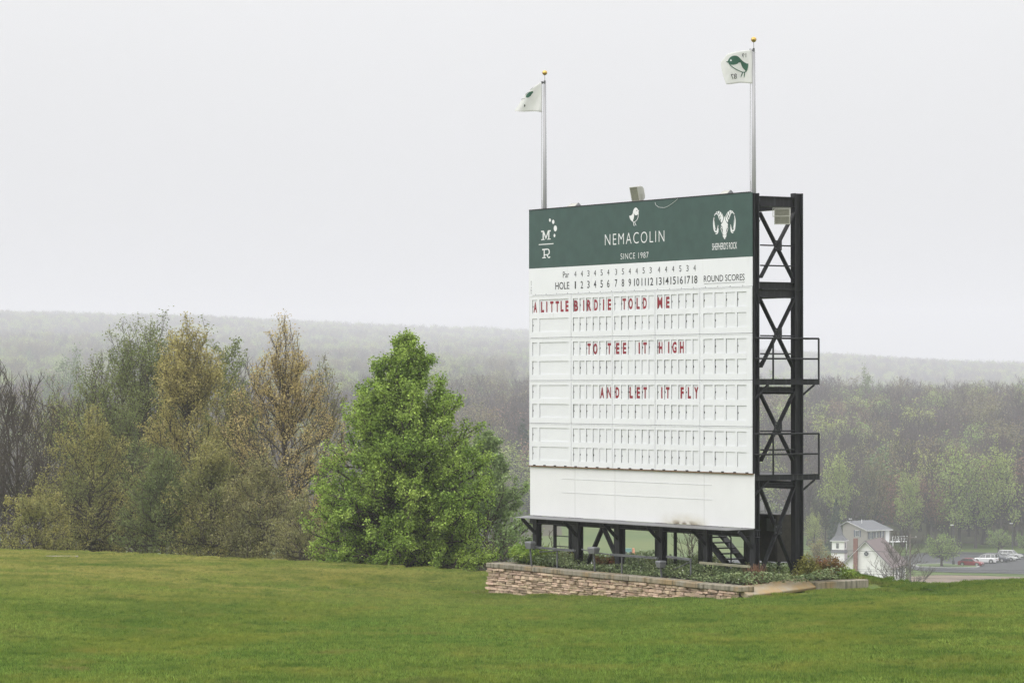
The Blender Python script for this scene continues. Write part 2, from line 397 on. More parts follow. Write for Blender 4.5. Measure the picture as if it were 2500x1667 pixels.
# instancing of stuff nobody could count (grass, far woods)
def scatter(name, pts, rot, scl, idx, kinds, label, cat):
    me = bpy.data.meshes.new(name); me.vertices.add(len(pts)); me.vertices.foreach_set('co', np.asarray(pts, np.float32).ravel())
    a = me.attributes.new('rot', 'FLOAT_VECTOR', 'POINT'); a.data.foreach_set('vector', np.asarray(rot, np.float32).ravel())
    a = me.attributes.new('scl', 'FLOAT_VECTOR', 'POINT'); a.data.foreach_set('vector', np.asarray(scl, np.float32).ravel())
    a = me.attributes.new('idx', 'INT', 'POINT'); a.data.foreach_set('value', np.asarray(idx, np.int32))
    me.update()
    c = bpy.data.collections.new(name + '_kinds')
    for k, kme in enumerate(kinds):
        ko = bpy.data.objects.new('%s_kind_%02d' % (name, k), kme); c.objects.link(ko)
    o = obj(name, me); tag(o, label, cat, kind='stuff')
    g = bpy.data.node_groups.new(name, 'GeometryNodeTree')
    g.interface.new_socket('Geometry', in_out='INPUT', socket_type='NodeSocketGeometry')
    g.interface.new_socket('Geometry', in_out='OUTPUT', socket_type='NodeSocketGeometry')
    gi, go = N(g, 'NodeGroupInput'), N(g, 'NodeGroupOutput'); ip = N(g, 'GeometryNodeInstanceOnPoints')
    ci = N(g, 'GeometryNodeCollectionInfo'); ci.inputs['Collection'].default_value = c
    ci.inputs['Separate Children'].default_value = True; ci.inputs['Reset Children'].default_value = True
    def att(nm, ty):
        n = N(g, 'GeometryNodeInputNamedAttribute', data_type=ty); n.inputs['Name'].default_value = nm
        return n.outputs['Attribute']
    l = g.links.new
    l(gi.outputs[0], ip.inputs['Points']); l(ci.outputs[0], ip.inputs['Instance']); ip.inputs['Pick Instance'].default_value = True
    l(att('idx', 'INT'), ip.inputs['Instance Index']); l(att('rot', 'FLOAT_VECTOR'), ip.inputs['Rotation']); l(att('scl', 'FLOAT_VECTOR'), ip.inputs['Scale'])
    l(ip.outputs[0], go.inputs[0])
    md = o.modifiers.new('scatter', 'NODES'); md.node_group = g
    return o

def blades(n, size, h0, h1, seed, wid=.009):
    r = np.random.default_rng(seed)
    p = np.stack([r.uniform(-size / 2, size / 2, n), r.uniform(-size / 2, size / 2, n), np.full(n, -.035)], -1)
    # small tufts: pull the blades a little towards random centres
    c = r.uniform(-size / 2, size / 2, (n // 26, 2)); k = r.integers(0, len(c), n); p[:, :2] = p[:, :2] * .55 + (c[k] + r.normal(0, .03, (n, 2))) * .45
    a = r.uniform(0, 2 * PI, n); h = r.uniform(h0, h1, n) * r.uniform(.75, 1.3, n // 26)[k]; w = wid * r.uniform(.6, 1.2, n)
    d = np.stack([np.cos(a), np.sin(a), np.zeros(n)], -1)
    la = r.uniform(0, 2 * PI, n); lean = np.stack([np.cos(la), np.sin(la), np.zeros(n)], -1) * (h * r.uniform(.2, 1.0, n))[:, None]
    
    tip = p + lean; tip[:, 2] += h
    V = np.stack([p - d * w[:, None], p + d * w[:, None], tip], 1).reshape(-1, 3)
    T = np.arange(3 * n).reshape(-1, 3)
    return arr_mesh('grass_patch', V, None, T, mats=[M['blade']])
gx, gy = [], []
for y in np.arange(35.5, 119, .86):
    half = .185 * y + 6; x = np.arange(-half, half, .86); gx.append(x + RNG.uniform(-.2, .2, len(x))); gy.append(np.full(len(x), y) + RNG.uniform(-.2, .2, len(x)))
gx, gy = np.concatenate(gx), np.concatenate(gy)

# scoreboard and planter frame (needed to keep grass out of the planter)
S_ = Vector((5165., -8000., 0)).normalized(); T_ = Vector((-S_.y, S_.x, 0))
W = 10.87; ZB = -5.1
O_ = Vector((588 / F * 87., 87., ZB)) - S_ * W
ROTB = math.atan2(S_.y, S_.x)
def bl(px, py, t=0.):                        # pixel -> (s, z) on a plane parallel to the board
    d = ray(px, py); k = (O_ + T_ * t).dot(T_) / d.dot(T_); p = d * k - O_; return p.dot(S_), p.z
def dl(px, py, s):                           # pixel -> (t, z) on a plane across the board
    d = ray(px, py); k = (O_ + S_ * s).dot(S_) / d.dot(S_); p = d * k - O_; return p.dot(T_), p.z
def loc2w(s, t, z): return O_ + S_ * s + T_ * t + Vector((0, 0, z))
ZT = -5.18                                   # top of the planter coping
PL, PR, PE = gz(1190, 1373, ZT), gz(1800, 1431, ZT), gz(2086, 1414, ZT)
def s_t(x, y): return (x - O_.x) * S_.x + (y - O_.y) * S_.y, (x - O_.x) * T_.x + (y - O_.y) * T_.y
PLs, PRs, PEs = s_t(PL.x, PL.y), s_t(PR.x, PR.y), s_t(PE.x, PE.y)
gs, gt = s_t(gx, gy)
_front = np.interp(gs, [PLs[0], PRs[0]], [PLs[1], PRs[1]])
keep = ~((gs > PLs[0] - .2) & (gs < PRs[0] + .25) & (gt > _front - .3) & (gt < 3.6)) & (gy < crest_y(gx) + 7)
gx, gy = gx[keep], gy[keep]
dzx = (H(gx + .4, gy) - H(gx - .4, gy)) / .8; dzy = (H(gx, gy + .4) - H(gx, gy - .4)) / .8
nG = len(gx)
grass_kinds = [blades(2600, 1.06, .045, .07, 40 + k) for k in range(4)]
scatter('grass', np.stack([gx, gy, H(gx, gy)], -1), np.stack([np.arctan(dzy), -np.arctan(dzx), RNG.integers(0, 2, nG) * PI + RNG.uniform(-.07, .07, nG)], -1),
        np.stack([np.ones(nG), np.ones(nG), RNG.uniform(.8, 1.35, nG)], -1), RNG.integers(0, 4, nG), grass_kinds, 'short mown green grass covering the sloping lawn', 'grass')

# ------------------------------------------------------------------ haze: one box of even thin mist round everything
hm = bpy.data.materials.new('rain_mist'); hm.use_nodes = True; t = hm.node_tree; t.nodes.clear()
ho = N(t, 'ShaderNodeOutputMaterial'); hv = N(t, 'ShaderNodeVolumePrincipled')
hv.inputs['Color'].default_value = (.93, .94, 1.0, 1); hv.inputs['Density'].default_value = .00028; hv.inputs['Anisotropy'].default_value = .0
t.links.new(hv.outputs[0], ho.inputs['Volume'])
tag(MB().box(-1900, 1900, -120, 6400, -75, 150).build('haze', hm), 'thin grey rain mist filling the valley', 'haze', kind='stuff')

# ------------------------------------------------------------------ scoreboard
ZA = lambda x, y: (1240 + x / 3.7935, 440 + y / 3.7935)
ZBm = lambda x, y: (1270 + x / 3.9864, 680 + y / 3.9864)
ZC = lambda x, y: (1270 + x / 3.9864, 920 + y / 3.9864)
ZD = lambda x, y: (1180 + x / 4.523, 1160 + y / 4.523)
ZE = lambda x, y: (1650 + x / 4.9, 1150 + y / 4.9)
ZF = lambda x, y: (1800 + x / 3.0154, 440 + y / 3.0154)
SBD = thing('scoreboard', 'tall white and dark green golf scoreboard on black steel posts above stone planter', 'scoreboard', O_, ROTB)

_tmp = {}
def glyphs(body, offset=0., spacing=1.):
    key = (body, offset, spacing)
    if key not in _tmp:
        cu = bpy.data.curves.new('txt', 'FONT'); cu.body = body; cu.size = 1; cu.offset = offset; cu.space_character = spacing; cu.resolution_u = 4
        o = bpy.data.objects.new('txt', cu); COL.objects.link(o); bpy.context.view_layer.update()
        me = bpy.data.meshes.new_from_object(o.evaluated_get(bpy.context.evaluated_depsgraph_get()))
        bpy.data.objects.remove(o); bpy.data.curves.remove(cu)
        V = np.zeros(len(me.vertices) * 3, np.float32); me.vertices.foreach_get('co', V); V = V.reshape(-1, 3)
        _tmp[key] = (V[:, :2] - V[:, :2].min(0), [tuple(p.vertices) for p in me.polygons]); bpy.data.meshes.remove(me)
    return _tmp[key]
def lettering(name, body, s0, s1, z0, z1, mat, parent, t=-.004, offset=0., spacing=1., flip=False, label=None):
    V, Fs = glyphs(body, offset, spacing); mx = V.max(0)
    x = V[:, 0] / mx[0]; x = 1 - x if flip else x
    vs = [(s0 + a * (s1 - s0), t, z0 + b / mx[1] * (z1 - z0)) for a, b in zip(x, V[:, 1])]
    me = bpy.data.meshes.new(name); me.from_pydata(vs, [], Fs); me.materials.append(mat)
    return obj(name, me, parent, label=label)
def smooth_poly(P, n=5, closed=True):            # Catmull-Rom through the points
    P = [np.array(p, float) for p in P]; out = []; k = len(P)
    for i in range(k if closed else k - 1):
        a, b, c, d = (P[(i - 1) % k], P[i], P[(i + 1) % k], P[(i + 2) % k]) if closed else (P[max(i - 1, 0)], P[i], P[i + 1], P[min(i + 2, k - 1)])
        for j in range(n):
            q = j / n; out.append(tuple(.5 * ((2 * b) + (c - a) * q + (2 * a - 5 * b + 4 * c - d) * q * q + (3 * b - a - 3 * c + d) * q ** 3)))
    if not closed: out.append(tuple(P[-1]))
    return out
def ribbon(P, w):                                # stroke of a polyline, w = width or widths along it
    P = [Vector((p[0], p[1], 0)) for p in P]; k = len(P); ws = w if isinstance(w, (list, tuple)) else [w] * k; a, b = [], []
    for i in range(k):
        d = (P[min(i + 1, k - 1)] - P[max(i - 1, 0)]).normalized(); n = Vector((-d.y, d.x, 0)) * ws[i] / 2
        a.append((P[i] + n)[:2]); b.append((P[i] - n)[:2])
    return [[a[i], a[i + 1], b[i + 1], b[i]] for i in range(k - 1)]
def flat(name, polys, mat, parent, fn):          # flat print: polygons in drawing pixels, fn maps a drawing point to 3-D
    bm = bmesh.new()
    for p in polys:
        vs = [bm.verts.new(fn(*q)) for q in p]
        try: bm.faces.new(vs)
        except ValueError: pass
    bmesh.ops.triangulate(bm, faces=bm.faces[:])
    me = bpy.data.meshes.new(name); bm.to_mesh(me); bm.free(); me.materials.append(mat)
    return obj(name, me, parent)

# header, number strip, lower board
hd = MB().box(0, W - .03, 0, .024, 8.56, 10.262).build('header_panel', M['green'], SBD)
cap_m = MB()
for k, (a, b) in enumerate([(0.01, 3.98), (4.02, 5.97), (6.01, 7.95), (7.99, 10.72)]): cap_m.box(a, b, -.012, .06, 10.264, 10.288)
cap_m.build('top_flashing', M['steel'], hd)
hs = MB().box(0, W - .03, .001, .024, 7.775, 8.557).build('number_strip', M['white'], SBD)
lb = MB().box(-.01, W + .0, .045, .06, 1.345, 2.79).build('lower_board', M['white_low'], SBD)
for x in (2.35, 4.37, 8.62): MB().box(x - .004, x + .004, .042, .0448, 1.36, 2.78).build('seam', M['seam'], lb)
for a, b, y0, y1 in ((ZD(870, 33), ZE(433, 165), 0, 0), (ZD(870, 183), ZE(438, 340), 0, 0)):
    (s0, z0), (s1, z1) = bl(*a, t=.055), bl(*b, t=.055)
    zz = (z0 + z1) / 2; MB().box(s0, s1, .039, .045, zz - .006, zz + .006).build('batten_edge', M['plate'], lb); MB().box(s0, s1, .0385, .0448, zz - .011, zz - .0065).build('batten_shadow', M['seam'], lb)  # thin grey strip below each batten paints its shadow line
# rusty drip edge under the slot panels, with dark weep holes
re_ = MB().box(0.0, W - .02, -.02, .044, 2.775, 2.795).build('drip_edge', M['rust'], SBD)
for k in range(20):
    x = .3 + k * (W - .55) / 19; MB().box(x - .05, x + .05, -.024, -.003, 2.797, 2.83).build('weep_hole', M['dark'], re_)

# slot panels: real openings with plates set back in them
BX = [0.02, 2.222, 4.308, 6.390, 8.484, 10.84]
SLOT = [[(.173, .436), (.556, 2.081)]] + [[(BX[b] + .09 + k * .3345, BX[b] + .09 + k * .3345 + .262) for k in range(6)] for b in (1, 2, 3)] + [[(8.652 + k * .506, 8.652 + k * .506 + .42) for k in range(4)]]
PZ = [7.771 - k * 1.2435 for k in range(5)]
ROW = [(.135, .527), (.684, 1.076)]
def holed(x0, x1, z0, z1, holes, y0, y1):
    xs = sorted({x0, x1, *[h[0] for h in holes], *[h[1] for h in holes]}); zs = sorted({z0, z1, *[h[2] for h in holes], *[h[3] for h in holes]})
    mb = MB(); inh = lambda x, z: any(h[0] < x < h[1] and h[2] < z < h[3] for h in holes)
    for i in range(len(xs) - 1):
        for j in range(len(zs) - 1):
            a, b, c, d = xs[i], xs[i + 1], zs[j], zs[j + 1]
            if not inh((a + b) / 2, (c + d) / 2): mb.add([(a, y0, c), (b, y0, c), (b, y0, d), (a, y0, d)], [(0, 1, 2, 3)])
    for a, b, c, d in holes:
        mb.add([(a, y0, c), (b, y0, c), (b, y0, d), (a, y0, d), (a, y1, c), (b, y1, c), (b, y1, d), (a, y1, d)], [(0, 4, 5, 1), (1, 5, 6, 2), (2, 6, 7, 3), (3, 7, 4, 0)])
    mb.add([(x0, y0, z0), (x1, y0, z0), (x1, y0, z1), (x0, y0, z1), (x0, y1, z0), (x1, y1, z0), (x1, y1, z1), (x0, y1, z1)], [(0, 4, 5, 1), (1, 5, 6, 2), (2, 6, 7, 3), (3, 7, 4, 0)])
    return mb
MB().box(.02, W - .05, .05, .06, 2.8, 7.77).build('dark_backing', M['dark'], SBD)
def plate_mesh(w, h, notch):
    gap = .008 if notch else .005
    poly = [(w, 0), (w, h), (gap, h)]
    if notch: poly += [(gap + .028 * math.sin(PI * k / 6), h * .5 + .03 * math.cos(PI * k / 6)) for k in range(7)]
    poly += [(gap, 0)]
    return MB().prism([(x, z) for x, z in poly], 0, .012).mesh('slot_plate', M['plate'], recalc=True)
PLATES = {k: plate_mesh(w, .43, n) for k, (w, n) in {'n': (.30, True), 'w': (1.58, False), 'r': (.46, True), 'p': (.30, False), 'q': (.46, False)}.items()}
panel_of = {}
rr = random.Random(4)
for r in range(4):
    for b in range(5):
        x0, x1, z1, z0 = BX[b] + .006, BX[b + 1] - .006, PZ[r] - .006, PZ[r + 1] + .006
        holes = [(a, c, PZ[r] - q1, PZ[r] - q0) for a, c in SLOT[b] for q0, q1 in ROW]
        pn = holed(x0, x1, z0, z1, holes, 0, .016).build('slot_panel', M['white'], SBD, recalc=False); panel_of[r, b] = pn
        # thin raised frame lines round each panel
        fr = MB(); fr.box(x0, x1, -.008, .002, z1 - .022, z1 - .004); fr.box(x0 + .001, x0 + .02, -.009, .002, z0, z1 - .023); fr.box(x1 - .02, x1 - .001, -.009, .002, z0, z1 - .023)
        fr.build('trim', M['white'], pn)
        for hi, (a, c, q0, q1) in enumerate(holes):
            wide = b == 0 and hi > 1; notch = not wide and rr.random() < (.86 if (hi < 4 or r == 0) else .62)
            key = 'w' if wide else (('r' if notch else 'q') if b == 4 else ('n' if notch else 'p'))
            tilt = rr.gauss(0, .012) if (r > 1 and not wide) else rr.gauss(0, .004)
            obj('slot_plate', PLATES[key], pn, (a + (.002 if notch or wide else .004) + (0 if notch else -.004), .0185 + rr.uniform(0, .006), q0 - .02), (rr.gauss(0, .004), tilt, 0))
# red letters slotted in
WL = dict(A=.19, B=.2, D=.18, E=.165, F=.165, G=.2, H=.19, I=.06, L=.155, M=.23, N=.19, O=.2, R=.2, T=.17, Y=.19)
ROWS = [(0, ZBm, 262, [('A', 147), ('L', 217), ('I', 258), ('T', 307), ('T', 360), ('L', 407), ('E', 455), ('B', 543), ('I', 618), ('R', 670), ('D', 737), ('I', 811), ('E', 868), ('T', 1012), ('O', 1075), ('L', 1147), ('D', 1213), ('M', 1360), ('E', 1436)]),
        (1, ZBm, 690, [('T', 670), ('O', 731), ('T', 866), ('E', 948), ('E', 1015), ('I', 1158), ('T', 1214), ('H', 1367), ('I', 1445), ('G', 1501), ('H', 1573)]),
        (2, ZC, 155, [('A', 797), ('N', 865), ('D', 946), ('L', 1079), ('E', 1149), ('T', 1215), ('I', 1378), ('T', 1436), ('F', 1577), ('L', 1647), ('Y', 1713)])]
for r, zf, yy, lets in ROWS:
    for ch, x in lets:
        s = bl(*zf(x, yy), t=.016)[0]; b = max(i for i in range(5) if BX[i] <= s); z0 = PZ[r] - ROW[0][1] + .022
        wl = WL[ch] * 1.0
        lettering('red_letter', ch, s - wl / 2, s + wl / 2, z0, z0 + .315, M['ink_red'], panel_of[r, b], t=.0165, offset=.022 if ch in 'MN' else .042, label='red letter %s' % ch)

# header lettering and emblems (flat print)
fA = lambda x, y, t=-.004: (lambda q: (q[0], t, q[1]))(bl(*ZA(x, y)))
lettering('lettering', 'NEMACOLIN', 3.944, 6.838, 9.10, 9.415, M['ink_white'], hd, offset=-.012, spacing=1.25)
lettering('lettering', 'SINCE 1987', 4.722, 6.08, 8.68, 8.845, M['ink_white'], hd, offset=-.008, spacing=1.15)
lettering('lettering', "SHEPHERD'S ROCK", 9.06, 10.18, 8.787, 8.976, M['ink_white'], hd, offset=.006, spacing=1.0)
Zm = lambda x, y: (1280 + x / 12.06, 520 + y / 12.06)
fm = lambda x, y: (lambda q: (q[0], -.004, q[1]))(bl(*Zm(x, y)))
def rot_st(polys): return polys
M_mark = [[(548, 565), (582, 560), (575, 770), (542, 775)], [(500, 527), (580, 520), (580, 560), (500, 568)], [(548, 530), (582, 524), (656, 745), (640, 790), (626, 750)], [(626, 750), (640, 790), (656, 745), (735, 512), (700, 516)], [(712, 540), (745, 535), (738, 768), (706, 772)], [(700, 512), (780, 506), (778, 545), (735, 549)], [(502, 775), (600, 768), (600, 795), (502, 803)], [(680, 764), (780, 755), (780, 780), (680, 788)]]
R_mark = [[(575, 1085), (603, 1083), (603, 1310), (575, 1312)], [(532, 1062), (680, 1050), (680, 1083), (532, 1100)], [(532, 1308), (640, 1300), (640, 1328), (532, 1336)], [(603, 1222), (690, 1212), (685, 1240), (603, 1248)]]
R_mark += ribbon(smooth_poly([(680, 1066), (722, 1080), (738, 1140), (725, 1205), (680, 1228)], 5, False), 30) + ribbon(smooth_poly([(672, 1232), (700, 1290), (725, 1316), (752, 1300), (752, 1278)], 5, False), 30)
flat('letter_mark', M_mark + R_mark, M['ink_white'], hd, fm)
flat('rule_line', [[(428, 922), (862, 890), (862, 916), (428, 948)]], M['ink_white'], hd, fm)
for x, y, a, b in ((758, 213, 28, 50), (855, 263, 36, 62), (917, 456, 48, 88), (892, 665, 27, 50)):
    flat('dot', [[(x + a * math.cos(2 * PI * k / 24), y + b * math.sin(2 * PI * k / 24)) for k in range(24)]], M['ink_white'], hd, fm)
Zb = lambda x, y: (1520 + x / 19.6, 490 + y / 19.6)
fb = lambda x, y, t=-.004: (lambda q: (q[0], t, q[1]))(bl(*Zb(x, y)))
bird = [smooth_poly([(640, 330), (705, 375), (748, 450), (768, 540), (745, 640), (700, 690), (650, 702), (590, 680), (545, 612), (500, 600), (510, 500), (560, 385)], 4),
        [(742, 450), (768, 466), (800, 452), (782, 500), (762, 520)],
        smooth_poly([(512, 560), (545, 640), (552, 740), (535, 860), (495, 975), (505, 1010), (470, 1000), (400, 930), (350, 830), (330, 728), (400, 715), (470, 650)], 4)]
bird += ribbon(smooth_poly([(762, 560), (758, 680), (735, 820), (680, 930), (600, 1005), (530, 1018), (470, 985)], 5, False), 24)
bird += ribbon([(525, 1030), (545, 1160)], 26) + ribbon([(545, 1150), (562, 1225)], [40, 8]) + ribbon([(580, 1030), (630, 1140)], 26) + ribbon([(618, 1120), (660, 1205)], [40, 8])
flat('bird_emblem', bird, M['ink_white'], hd, fb)
flat('bird_eye', [[(690 + 17 * math.cos(k * PI / 6), 478 + 28 * math.sin(k * PI / 6)) for k in range(12)]], M['ink_dark'], hd, lambda x, y: fb(x, y, -.007))
Zr = lambda x, y: (1720 + x / 12.06, 500 + y / 12.06)
fr_ = lambda x, y: (lambda q: (q[0], -.004, q[1]))(bl(*Zr(x, y)))
ram = [[(585, 345), (600, 350), (612, 430), (640, 500), (698, 580), (690, 600), (665, 620), (655, 720), (632, 830), (648, 900), (640, 950), (610, 970), (575, 970), (545, 945), (540, 890), (552, 850), (540, 740), (525, 640), (482, 595), (535, 520), (565, 440)],
       [(565, 975), (622, 970), (610, 1005), (590, 1015)], [(485, 625), (522, 680), (515, 705), (490, 690)], [(695, 615), (665, 670), (668, 695), (690, 675)]]
ram += ribbon([(478, 690), (505, 760), (532, 850)], [10, 18, 14]) + ribbon([(702, 680), (680, 745), (650, 845)], [10, 18, 14])
# left and right horns: striped upper curve, thin inner curve, hooked lower curve
ram += [[(548, 300), (556, 400), (530, 490), (498, 535), (475, 480), (500, 400)], [(515, 250), (535, 300), (500, 400), (470, 440), (458, 390), (490, 300)], [(465, 205), (498, 235), (485, 300), (448, 355), (430, 310), (450, 250)], [(400, 190), (445, 188), (440, 230), (415, 285), (398, 240)], [(320, 240), (380, 195), (385, 250), (350, 235)]]
ram += [[(628, 290), (650, 350), (700, 470), (685, 525), (645, 480), (620, 390)], [(665, 235), (690, 330), (718, 400), (712, 440), (680, 380), (648, 290)], [(715, 185), (735, 260), (738, 340), (712, 320), (675, 230)], [(730, 170), (785, 160), (770, 250), (745, 230)], [(795, 165), (848, 205), (790, 215)]]
ram += ribbon(smooth_poly([(292, 330), (320, 275), (360, 265), (405, 300), (430, 380), (452, 465)], 4, False), [6, 14, 20, 22, 24] + [24] * 12 + [20, 14, 10, 6]) + ribbon(smooth_poly([(880, 295), (855, 240), (820, 225), (780, 250), (745, 330), (718, 440)], 4, False), [6, 14, 20, 22, 24] + [24] * 12 + [20, 14, 10, 6])
def hook(P, w): n = len(smooth_poly(P, 6, False)); return ribbon(smooth_poly(P, 6, False), [w * (.3 + .7 * math.sin(PI * k / (n - 1))) for k in range(n)])
ram += hook([(285, 370), (270, 520), (290, 720), (335, 800), (375, 760), (405, 600)], 42) + hook([(295, 480), (302, 610), (320, 700), (345, 718)], 16) + hook([(320, 852), (360, 855), (395, 800), (410, 690)], 34)
ram += hook([(885, 320), (905, 470), (885, 690), (850, 770), (800, 730), (772, 580)], 42) + hook([(875, 435), (872, 580), (855, 670), (835, 688)], 16) + hook([(858, 815), (820, 820), (785, 760), (768, 650)], 34)
flat('ram_emblem', ram, M['ink_white'], hd, fr_)
flat('nostril', [[(565 + 8 * math.cos(k), 893 + 14 * math.sin(k)) for k in range(6)], [(612 + 8 * math.cos(k), 893 + 14 * math.sin(k)) for k in range(6)]], M['green'], hd, lambda x, y: (lambda q: (q[0], -.007, q[1]))(bl(*Zr(x, y))))

# number strip
DX = [2.438 + k * .3335 for k in range(6)] + [4.494 + k * .3368 for k in range(6)] + [6.58 + k * .3345 for k in range(6)]
PAR = '443454354453444534'
for k in range(18):
    x = DX[k]; lettering('par_number', PAR[k], x - .052, x + .052, 8.252, 8.42, M['ink_dark'], hs, t=-.003, offset=-.004, label='par %s over hole %d' % (PAR[k], k + 1))
    n = str(k + 1); hw = {1: .03 if n == '1' else .058, 2: .125}[len(n)]
    if n == '11': hw = .10
    lettering('hole_number', n, x - hw, x + hw, 7.913, 8.125, M['ink_dark'], hs, t=-.003, offset=.007, label='hole number %s' % n)
lettering('lettering', 'Par', 1.795, 2.115, 8.243, 8.42, M['ink_dark'], hs, t=-.003, offset=-.002)
lettering('lettering', 'HOLE', 1.401, 2.125, 7.914, 8.122, M['ink_dark'], hs, t=-.003, offset=.006)
lettering('lettering', 'ROUND SCORES', 8.675, 10.51, 7.937, 8.11, M['ink_dark'], hs, t=-.003, offset=.002)
MB().box(8.68, 10.51, -.004, .001, 7.885, 7.892).build('underline', M['ink_dark'], hs)
for k, ch in enumerate('START'): lettering('lettering', ch, .10, .155, 8.14 - k * .083, 8.195 - k * .083, M['ink_dark'], hs, t=-.003, offset=-.01)
for k in range(19): 
    x = .35 + k * .56; MB().tube([(x, .002, 7.80), (x, -.006, 7.80)], .012, 6).build('bolt_head', M['steel_grey'], hs)

# ---- steel: posts, beams, braces, walkways
LEG = [.10, 2.28, 4.33, 6.42, 8.53, 10.64]
TR = 1.58                                              # rear post line
for i, s in enumerate(LEG):
    MB().hbeam((s + .1, .155, -.35), (s + .1, .155, 10.25 if i == 5 else 10.1), .2, .18, .025, up=(0, 1, 0)).build('front_post', M['steel'], SBD)
    MB().hbeam((s + .1, TR, -.35), (s + .1, TR, 10.286), .2, .27, .025, up=(0, 1, 0)).build('rear_post', M['steel'], SBD)
MB().hbeam((-.2, .17, 1.2), (W - .02, .17, 1.2), .2, .21, .025).build('bottom_beam', M['steel'], SBD)
for z0, z1 in ((9.904, 10.18),):
    for s in LEG: MB().hbeam((s + .1, .33, (z0 + z1) / 2), (s + .1, TR - .14, (z0 + z1) / 2), .16, z1 - z0, .022).build('cross_beam', M['steel'], SBD)
for s in LEG:
    for zc, hh in ((7.8, .19), (7.588, .235), (5.02, .13), (2.49, .11)):
        MB().hbeam((s + .1, .33, zc), (s + .1, TR - .14, zc), .16, hh, .02).build('cross_beam', M['steel'], SBD)
for zc in (10.0, 7.6, 5.0, 2.45):
    MB().hbeam((-.05, TR + .23, zc), (W - .5, TR + .23, zc), .16, .2, .02).build('rear_beam', M['steel'], SBD)
def xbrace(s, z0, z1, t0=.33, t1=TR - .13):
    MB().beam((s, t0, z0), (s, t1, z1), .035, .15, up=(1, 0, 0)).beam((s + .03, t0 + .035, z0 + .04), (s + .03, t1 + .035, z1 + .04), .06, .02, up=(1, 0, 0)).build('brace', M['steel'], SBD)
    MB().beam((s - .045, t0, z1), (s - .045, t1, z0), .035, .15, up=(1, 0, 0)).build('brace', M['steel'], SBD)
for s in (LEG[5] + .13, LEG[4] + .1, LEG[2] + .1, LEG[0] + .1):
    for z0, z1 in ((8.0, 9.75), (5.62, 7.45), (3.12, 4.95), (.15, 2.43))[:4 if s > 10 else 3]: xbrace(s, z0, z1)
for z in (8.875, 6.535, 4.035, 1.29):                  # gusset plates where the braces cross, with bolts
    q = LEG[5] + .165; g_ = MB().box(q, q + .012, .885 - .13, .885 + .13, z - .13, z + .13).build('gusset_plate', M['steel'], SBD)
    for a in (-.08, .08):
        for b in (-.08, .08): MB().tube([(q + .012, .885 + a, z + b), (q + .03, .885 + a, z + b)], .016, 6).build('bolt', M['steel_grey'], g_)
# guard rails between the posts at each floor
for s in (LEG[5] + .14, LEG[4] + .1):
    for z in (8.87, 8.33, 6.46, 5.98, 3.92, 3.42):
        MB().tube([(s, .32, z), (s, TR - .12, z)], .022, 6).build('guard_rail', M['steel'], SBD)
# walkways with end fascia and railings
for zt in (5.31, 2.76):
    wk = MB().box(0, W - .06, .36, 2.2, zt - .05, zt - .005).build('walkway', M['steel'], SBD)
    MB().hbeam((W - .03, .06, zt - .078), (W - .03, 2.26, zt - .078), .06, .155, .014).build('fascia', M['steel'], wk)
    MB().hbeam((-.05, 2.23, zt - .078), (W - .065, 2.23, zt - .078), .06, .155, .014).build('fascia', M['steel'], wk)
    rl = MB(); q = W - .03
    rl.tube([(q, .06, zt + 1.085), (q, 2.24, zt + 1.085)], .027, 8); rl.tube([(q, .06, zt + .54), (q, 2.24, zt + .54)], .024, 8)
    for t in (.70, 2.24): rl.tube([(q, t, zt - .02), (q, t, zt + 1.085)], .026, 8)
    for z in (1.085, .54): rl.tube([(q, 2.24, zt + z), (q - .6, 2.24, zt + z)], .022, 8)
    rl.build('railing', M['steel'], wk)
    MB().beam((W - .05, .1, zt - .52), (W - .05, .55, zt - .16), .05, .07, up=(1, 0, 0)).build('knee_brace', M['steel'], wk)
    MB().beam((W - .05, TR + .14, zt - .42), (W - .05, 2.1, zt - .16), .04, .05, up=(1, 0, 0)).build('knee_brace', M['steel'], wk)
    MB().beam((W - .8, .5, zt + .05), (W - 1.0, 1.1, zt + .5), .05, .05).build('stair_rail', M['steel'], wk)
MB().box(0, W - .06, .36, 1.7, 7.68, 7.71).build('walkway', M['steel'], SBD)
MB().add([(0.02, .262, 2.78), (W - .3, .262, 2.78), (W - .3, .262, 10.2), (.02, .262, 10.2)], [(0, 1, 2, 3)]).build('back_sheet', M['steel'], SBD)
# ledge along the foot of the board with raking brackets
M['ledge'] = mk('grey_sheet_ledge', (.17, .17, .175), .45, .3, .15, 3)
MB().add([(-.12, -.43, 1.285), (W - .6, -.43, 1.285), (W - .02, .05, 1.335), (-.06, .05, 1.335), (-.12, -.43, 1.27), (W - .6, -.43, 1.27), (W - .02, .05, 1.315), (-.06, .05, 1.315)],
         [(0, 1, 2, 3), (7, 6, 5, 4), (0, 4, 5, 1), (1, 5, 6, 2), (2, 6, 7, 3), (3, 7, 4, 0)]).build('ledge', M['ledge'], SBD)
for s in LEG: MB().beam((s + .1, -.38, 1.262), (s + .1, .09, .82), .09, .055, up=(1, 0, 0)).build('ledge_bracket', M['steel'], SBD)
